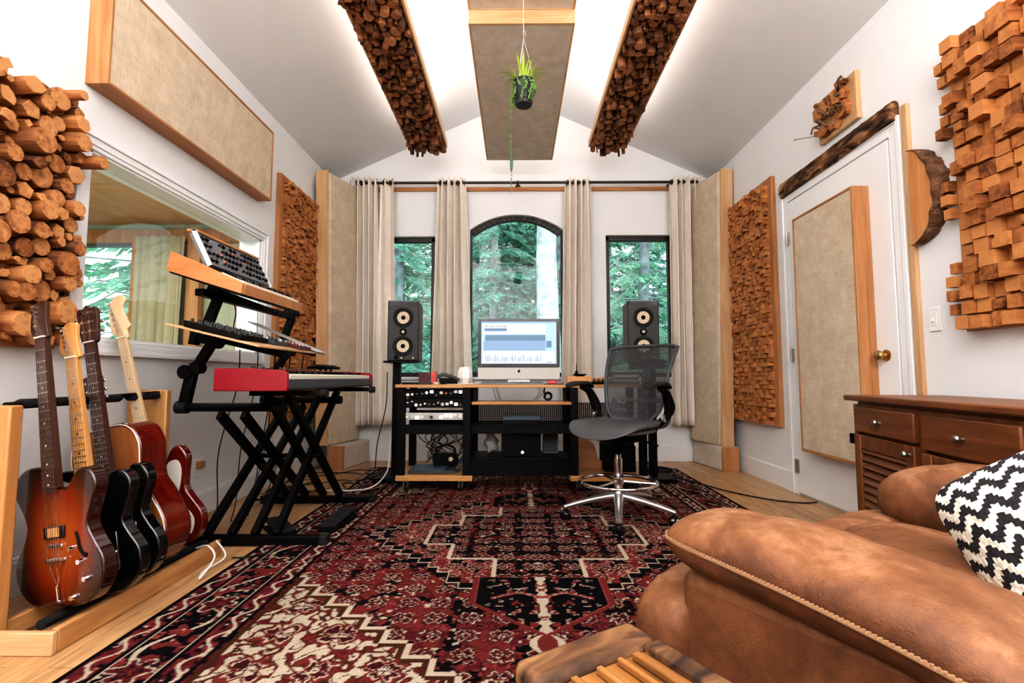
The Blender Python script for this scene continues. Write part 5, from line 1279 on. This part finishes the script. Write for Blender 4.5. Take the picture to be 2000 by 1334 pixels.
t = thing('small_box', 'dark brown box with coral red side on the desk left', 'box', (-.715, 3.98, DT)); obj('carton', B().mm(-.065, .035, -.04, .05, 0, .095), 'maroon', t, bevel=.001); obj('red_side', B().mm(.035, .072, -.04, .05, 0, .098), 'redp', t, bevel=.001)
b = B()
for k in range(5): b.tube(smooth([(.055-.012*sin(k), -.0415, .02+.014*k), (.062, -.0415, .024+.014*k), (.050, -.0415, .028+.014*k)], 3), .0012, 4)
obj('printed_squiggle', b, 'maroon', t)
t = thing('desk_phone', 'black handset gadget lying beside the brown box', 'phone', (-.545, 3.95, DT), (0, 0, .2)); obj('base', B().prism([(-.06, 0), (-.06, .05), (.06, .015), (.06, 0)], lambda y, z, x: (x, -y, z), -.07, .07), 'blackm', t, bevel=.004)
obj('handset', B().tube(smooth([(-.09, -.02, .055), (-.04, -.02, .075), (.04, -.02, .055), (.085, -.02, .03)], 4), .014, 10), 'dgrey', t)
t = thing('desk_lamp', 'white faceted lantern lamp on the desk left of the computer', 'lamp', (-.415, 4.0, DT)); obj('shade', B().lathe([(.040, .0), (.062, .05), (.060, .10), (.045, .135), (.02, .14)], n=7), 'white', t, smooth=False)
t = thing('note_papers', 'loose tan and white papers near the white lantern', 'paper', (-.47, 3.80, DT)); obj('paper', B().box((0, 0, .002), (.13, .08, .003), Euler((0, 0, .3))), 'cone', t); obj('paper', B().box((.10, .02, .005), (.14, .07, .003), Euler((0, .02, -.2))), 'cream', t)
t = thing('wooden_box', 'orange wooden block on the desk right of the computer', 'box', (.49, 3.88, DT)); obj('block', B().mm(-.095, .095, -.05, .05, .012, .062), 'deskx', t, bevel=.003); obj('foot', B().mm(-.09, -.07, -.05, .05, 0, .012).mm(.07, .09, -.05, .05, 0, .012), 'deskx', t)
t = thing('incense_dish', 'black dish with a small upright figure on the wooden block', 'dish', (.50, 3.88, DT+.062)); obj('dish', B().lathe([(.001, 0), (.03, 0), (.058, .014), (.054, .018), (.03, .008), (.001, .006)], n=24), 'blackm', t); obj('figure', B().lathe([(.012, .008), (.016, .02), (.008, .04), (.003, .05), (.0025, .10)], (-.025, 0, 0), n=12), 'blackm', t)
t = thing('knob_controller', 'small black controller with knobs behind the left armrest', 'controller', (.665, 3.82, DT)); obj('body', B().mm(-.08, .08, -.05, .05, 0, .022), 'blackm', t, bevel=.003)
for i in range(5): obj('knob', B().cyl((-.064+.032*i, -.02, .022), (-.064+.032*i, -.02, .042), .010, .008, 12), 'blackg', t)
for i in range(6): tag(obj('wooden_egg', B().lathe([(.001, 0), (.012, .002), (.015, .02), (.013, .045), (.006, .056), (.001, .058)], n=14), 'dark_log' if False else 'firz'), 'orange wooden peg standing in the row behind the controller', 'peg', 'row of orange wooden pegs').location = (.60+.033*i, 3.94, DT)
t = thing('book_stack', 'short stack of grey books on the desk behind the chair back', 'books', (.88, 3.98, DT)); 
for i, m in enumerate(('dgrey', 'lgrey', 'blueg', 'cream')): obj('book', B().mm(-.10+.005*i, .10-.004*i, -.07, .07, i*.019, i*.019+.018), m, t)
t = thing('headphones', 'black coiled headphone loop hanging below the desk top', 'headphones', (.245, 3.80, .705)); obj('loop', B().tube([(.026*cos(a), 0, .004+.026*sin(a)) for a in [2*pi*k/20 for k in range(21)]], .010, 8), 'rubber', t); obj('strap', B().tube(smooth([(-.022, 0, .015), (-.03, 0, .04), (-.025, 0, .07)], 4), .006, 6), 'rubber', t)
# monitor speakers and stands
sp = thing('studio_monitor', 'charcoal studio monitor speaker on the stand left of the screen', 'speaker', (-.945, 4.10, .992), (0, 0, radians(5)), group='pair of studio monitors')
obj('cabinet', B().mm(-.128, .128, .0, .30, 0, .50), 'spkside', sp, bevel=.004); obj('baffle', B().prism([(-.128, 0), (-.128, .505), (.128, .505), (.128, 0)], fyz, -.022, 0), 'spk', sp, bevel=.008)
obj('top_bevel', B().prism([(-.022, .46), (-.022, .505), (.28, .508), (.28, .502)], lambda y, z, x: (x, y, z), -.118, .118), 'grey', sp, bevel=.002)
for z in (.36, .122):
    w = obj('woofer', B().lathe([(.084, -.022), (.084, -.028), (.078, -.030), (.058, -.026), (.052, -.020), (.001, -.016)], (0, 0, z), 'y', 36), 'rubber', sp)
    obj('cone', B().lathe([(.052, -.0225), (.050, -.0245), (.022, -.0185), (.001, -.0185)], (0, 0, z), 'y', 32), 'cone', w); obj('dust_cap', B().ell((0, -.020, z), (.020, .008, .020), 18, 10), 'blackm', w)
tw = obj('tweeter', B().lathe([(.030, -.022), (.028, -.027), (.016, -.024), (.001, -.024)], (0, 0, .24), 'y', 28), 'blackm', sp); obj('dome', B().ell((0, -.025, .24), (.014, .007, .014), 16, 8), 'cone', tw)
for x in (-.01, .085): obj('badge', B().cyl((x, -.022, .024), (x, -.025, .024), .007, n=12), 'brass', sp)
obj('port', B().lathe([(.02, -.0225), (.02, -.021)], (-.055, 0, .028), 'y', 16), 'blackm', sp)
copy_tree(sp, (1.062, 4.10, .992), (0, 0, radians(-5)), 'charcoal studio monitor speaker partly hidden by the office chair back')
ss = thing('speaker_stand', 'black speaker stand at the left end of the desk', 'speaker stand', (-1.0, 4.13, 0), group='pair of speaker stands')
obj('top_plate', B().mm(-.09, .165, -.11, .13, .975, .99), 'black', ss, bevel=.002); obj('post', B().mm(-.03, .03, -.03, .03, .03, .975), 'black', ss, bevel=.003); obj('base_plate', B().mm(-.15, .08, -.14, .14, .012, .045), 'black', ss, bevel=.003)
for x in (-.07, .14): obj('isolation_pad', B().cyl((x, 0, .982), (x, 0, .992), .018), 'rubber', ss)
s2 = copy_tree(ss, (1.13, 4.13, 0), (0, 0, pi), 'black speaker stand at the right end of the desk')

# ------------------------------------------------------------------ office chair
ch = thing('office_chair', 'grey mesh drafting chair with chrome foot ring at the desk', 'office chair', (.615, 3.02, .010), (0, 0, radians(-44)))
obj('hub', B().lathe([(.030, .095), (.038, .10), (.038, .15), (.028, .165), (.026, .20)], n=24), 'alu', ch)
for k in range(5):
    a = radians(-101.5+44+72*k); d_ = Vector((cos(a), sin(a), 0)); s_ = Vector((-sin(a), cos(a), 0)); b = B()
    def leg(u, v):
        r_ = .03+.305*u; hz = .135-.030*u-.028*u*u; w = .028-.010*u; th_ = .020-.008*u; q = 2*pi*v
        p = d_*r_+s_*w*math.copysign(abs(cos(q))**.6, cos(q))+Vector((0, 0, hz+th_*math.copysign(abs(sin(q))**.6, sin(q))))
        return p
    b.grid(lambda u, v: leg(v, u), 16, 10, closeu=True); b.add([leg(1, i/16) for i in range(16)], [tuple(range(16))])
    L_ = obj('base_leg', b, 'alu', ch)
    cpos = d_*.325; 
    c_ = obj('caster', B().lathe([(.001, -.026), (.022, -.026), (.028, -.012), (.024, -.003), (.024, .003), (.028, .012), (.022, .026), (.001, .026)], (0, 0, 0), 'x', 22), 'blackg', ch)
    me = c_.data
    R_ = Matrix.Rotation(a+.6, 4, 'Z'); me.transform(Matrix.Translation(cpos+Vector((0, 0, .030)))@R_)
    obj('stem', B().cyl(cpos+Vector((0, 0, .035)), cpos+Vector((0, 0, .085)), .009).ell(cpos+Vector((0, 0, .048)), (.022, .022, .016)), 'blackm', ch)
obj('gas_lift', B().cyl((0, 0, .19), (0, 0, .36), .026).cyl((0, 0, .36), (0, 0, .46), .019).lathe([(.030, .20), (.034, .205), (.034, .235), (.030, .24)]), 'chrome', ch)
rb = B().tube([(.228*cos(a), .228*sin(a), .215) for a in [2*pi*k/48 for k in range(49)]], .011, 10)
fr_ = obj('foot_ring', rb, 'chrome', ch)
for k in range(3):
    a = 2*pi*k/3+.5; obj('ring_spoke', B().tube([(.03*cos(a), .03*sin(a), .22), (.225*cos(a), .225*sin(a), .215)], .007, 8), 'chrome', fr_)
obj('tilt_mechanism', B().sbox((0, .03, .485), (.12, .14, .035), 4), 'blackm', ch); obj('lift_cover', B().lathe([(.02, .38), (.05, .44), (.06, .47)], n=20), 'blackm', ch)
obj('tilt_lever', B().tube([(.10, .05, .475), (.22, .06, .45), (.235, .06, .445)], .006, 8), 'blackm', ch)
def seatf(q):
    y = q.y; x = q.x; z = q.z
    dip = .020*(1-(x/.25)**2)*(1 if z > 0 else .3)
    front = -.055*max(0, (-y-.10)/.15)**1.7; back = .025*max(0, (y-.05)/.2)
    w = 1-.10*max(0, (y-.02)/.22)
    return Vector((x*w, y, z-dip+front+back+.012*(x/.25)**2))
s_ = obj('seat', B().sbox((0, -.02, .555), (.255, .245, .026), 3.0, 56, 24, fn=seatf), 'seat', ch)
obj('seat_pan', B().sbox((0, 0, .525), (.20, .19, .018), 4), 'grey', ch)
# backrest: curved mesh with a frame
def backp(u, v, off=0):
    # u -1..1 across, v 0..1 up
    w = .205+.035*v if v > .35 else .205+.035*.35*(v/.35)**.4
    w = .185+.060*v-.055*(1-min(1, v/.22))**2
    z = .575+.475*v; y = .235+.115*v*v+.045*(1-min(1, v/.35))**2*-1+.02*sin(v*pi)*-1.2
    x = u*w; y -= .045*(abs(u)**2.2)-.01
    z += -.018*abs(u)**5*(v > .5)
    return Vector((x, y+off, z))
b = B().grid(lambda u, v: backp(2*u-1, v), 28, 36)
back = obj('backrest', b, 'mesh', ch, label='see-through grey mesh backrest')
out = [backp(-1+2*k/12, 1) for k in range(13)]+[backp(1, 1-k/16) for k in range(1, 17)]+[backp(1-2*k/12, 0) for k in range(1, 13)]+[backp(-1, k/16) for k in range(1, 17)]
obj('back_frame', B().tube(out, .0125, 10), 'dgrey', back)
obj('spine', B().bar((0, .275, .50), (0, .305, .66), .05, .03, (0, 1, 0)).bar((0, .300, .65), (0, .375, .93), .055, .020, (0, 1, 0)).bar((-.13, .365, .93), (.13, .365, .93), .022, .06), 'grey', back, bevel=.004)
obj('lumbar_bar', B().tube([(-.14, .262, .70), (0, .30, .69), (.14, .262, .70)], .012, 8), 'lgrey', back)
obj('back_carrier', B().tube(smooth([(-.19, .12, .545), (-.215, .20, .56), (-.205, .26, .62), (-.19, .27, .70)], 5), .015, 10).tube(smooth([(.19, .12, .545), (.215, .20, .56), (.205, .26, .62), (.19, .27, .70)], 5), .015, 10).tube([(-.19, .12, .535), (0, .14, .50), (.19, .12, .535)], .018, 10), 'dgrey', back)
for sx in (-1, 1):
    am = obj('armrest', B().sbox((sx*.275, -.0, .805), (.043, .135, .015), 3, fn=lambda q: Vector((q.x*(1-.2*max(0, q.y/.13)), q.y, q.z-.35*max(0, q.y-.06)-.02*(abs(q.y)/.13)**3*(q.y < 0)))), 'rubber', ch)
    obj('arm_post', B().tube(smooth([(sx*.275, .02, .785), (sx*.272, .09, .755), (sx*.268, .135, .70), (sx*.262, .155, .655), (sx*.245, .15, .61), (sx*.21, .13, .57)], 5), [.022, .022, .022, .022, .023, .024, .026, .027, .028, .029, .030, .031, .032, .032, .032, .031, .030, .028, .026, .024, .022, .022, .022, .022, .022, .022], 12), 'blackm', am)
    obj('pivot', B().cyl((sx*.25, .12, .60), (sx*.235, .12, .60), .022), 'alu', am)

# ------------------------------------------------------------------ cables
def cable(label, pts, r=.004, m='cable', group=None, k=6):
    o = obj('cable', B().tube(smooth(pts, k), r, 7), m, org=tuple(pts[0])); tag(o, label, 'cable', group); return o
cable('black cable running over the oak floor toward the door', [(1.30, 4.35, .016), (1.45, 4.0, .014), (1.60, 3.72, .006), (1.78, 3.50, .005), (1.95, 3.42, .005), (2.05, 3.44, .005)], .005)
cable('white cable curling from desk to rug at the left', [(-1.02, 4.3, .45), (-1.04, 4.1, .30), (-1.02, 3.95, .12), (-1.10, 3.80, .02), (-1.30, 3.70, .016), (-1.50, 3.75, .014)], .005, 'cablew')
cable('coiled black cable heap on the floor right of the desk', [(1.30+.10*cos(a*1.0)*(1+.2*sin(a*.4)), 4.55+.10*sin(a), .014+.003*(k % 5)) for k, a in enumerate([q*.7 for q in range(34)])], .006, k=3)
cable('black lead rising behind the chair from the floor coil', [(1.30, 4.55, .02), (1.22, 4.6, .05), (1.16, 4.65, .3), (1.14, 4.6, .55), (1.05, 4.3, .60)], .004)
rg = random.Random(77)
for k in range(16):
    x0 = rg.uniform(-1.75, -1.2); y0 = rg.uniform(3.5, 4.6); pts = [(x0, y0, .008)]; a = rg.uniform(0, 6.28)
    for j in range(9): a += rg.uniform(-1.1, 1.1); p = pts[-1]; pts.append((max(-1.85, min(-1.05, p[0]+.12*cos(a))), max(3.45, min(4.62, p[1]+.12*sin(a))), .008+.010*(p[0] > -1.35)+.004*(k % 3)))
    cable('black cable in the tangle on the floor left of desk', pts, rg.uniform(.003, .005), 'cable', 'cables tangled on the floor left of the desk')
for k in range(14):
    x0 = rg.uniform(-.82, -.42); pts = [(x0, 4.02, rg.uniform(.44, .52))]; x1 = rg.uniform(-.80, -.42)
    xm = rg.uniform(-.82, -.40); pts += [(xm, 4.0+rg.uniform(-.05, .05), rg.uniform(.33, .42)), ((xm+x1)/2+rg.uniform(-.1, .1), 3.97+rg.uniform(-.05, .08), rg.uniform(.22, .32)), (x1, 4.0, rg.uniform(.165, .22))]
    cable('black cable hanging in the left bay of the desk', pts, rg.uniform(.003, .006), 'cable', 'cables hanging in the left desk bay')
for k in range(7):
    y = 2.6+.13*k; x = -1.62+.03*(k % 3)
    cable('thin black lead hanging from the keyboard stand tiers', [(x+.15, y, 1.0), (x+.12, y+.04, .80), (x+.02*k, y+.1, .45), (x-.03, y+.16, .15), (x-.08, y+.2, .01)], .003, 'cable', 'leads hanging behind the keyboard stand')
cable('black lead hanging from the wooden synthesizer', [(-1.52, 2.6, 1.27), (-1.50, 2.6, 1.20), (-1.52, 2.62, 1.12), (-1.50, 2.63, 1.06)], .003)
for k, x in enumerate((-.19, -.165, -.155, .17, .185, .20)): cable('thin lead dropping below the desk top at the centre', [(x, 3.97, .777), (x+.015, 3.96, .73), (x+.03*(1 if k < 3 else -1), 3.95, .675)], .0018, 'cable', 'thin leads below the desk top')
cable('black cable loop on the floor near guitar rack end', [(-1.33, 2.36, .01), (-1.25, 2.34, .02), (-1.20, 2.45, .006), (-1.15, 2.60, .006), (-1.22, 2.75, .006), (-1.45, 2.85, .006)], .004)
cable('pale lead looped over the guitar rack plank', [(-1.45, 2.28, .08), (-1.38, 2.25, .10), (-1.33, 2.22, .06), (-1.33, 2.12, .008), (-1.36, 2.20, .012), (-1.34, 2.32, .03), (-1.42, 2.38, .08)], .004, 'cablew')
cable('black lead along the wall beside the left speaker stand', [(-1.18, 4.5, .9), (-1.16, 4.4, .6), (-1.2, 4.3, .3), (-1.22, 4.25, .02), (-1.3, 4.1, .012)], .0045)
t = thing('wall_outlet', 'white outlet plate low on the left wall behind the stand', 'outlet', (XL, 3.05, .30)); obj('plate', B().mm(0, .006, -.036, .036, -.058, .058), 'trim', t, bevel=.002); obj('plug', B().mm(.006, .04, -.02, .02, .0, .04), 'firz', t, bevel=.003)

# ------------------------------------------------------------------ light
def area(name, loc, rot, sx, sy, w, col=(1, 1, 1)):
    l = bpy.data.lights.new(name, 'AREA'); l.shape = 'RECTANGLE'; l.size = sx; l.size_y = sy; l.energy = w; l.color = col
    o = bpy.data.objects.new(name, l); COL.objects.link(o); o.location = loc; o.rotation_euler = rot; return o
for x in (-.852, .888): area('strip_uplight', (x, 2.9, 3.155), (pi, 0, 0), .22, 3.2, 10, (1, .97, .93))
area('panel_fill_light', (.034, 3.5, 3.04), (pi, 0, 0), .45, 1.9, 7, (1, .98, .95))  # fill light added above the ceiling panel to brighten the far wall
area('rear_bounce_fill', (0, -1.1, 2.0), (pi, 0, 0), 3.2, 1.8, 285, (1, .985, .97))  # unseen fill added behind the camera, bounced off the ceiling
area('booth_fill_light', (-3.3, 3.0, 2.25), (0, 0, 0), 1.4, 1.4, 34, (1, .95, .85))  # added fill, brightens the booth behind the left window
w = bpy.data.worlds.new('sky'); scn.world = w; w.use_nodes = True; nt = w.node_tree
bg = nt.nodes['Background']; tc = N(nt, 'ShaderNodeTexCoord'); sp_ = N(nt, 'ShaderNodeSeparateXYZ'); nt.links.new(tc.outputs['Generated'], sp_.inputs[0])
nt.links.new(ramp(nt, sp_.outputs[2], [(0, (.72, .86, .92)), (.6, (.86, .94, 1.0))]), bg.inputs['Color']); bg.inputs['Strength'].default_value = 2.0
scn.view_settings.view_transform = 'Standard'; scn.view_settings.look = 'High Contrast'; scn.view_settings.exposure = -0.03
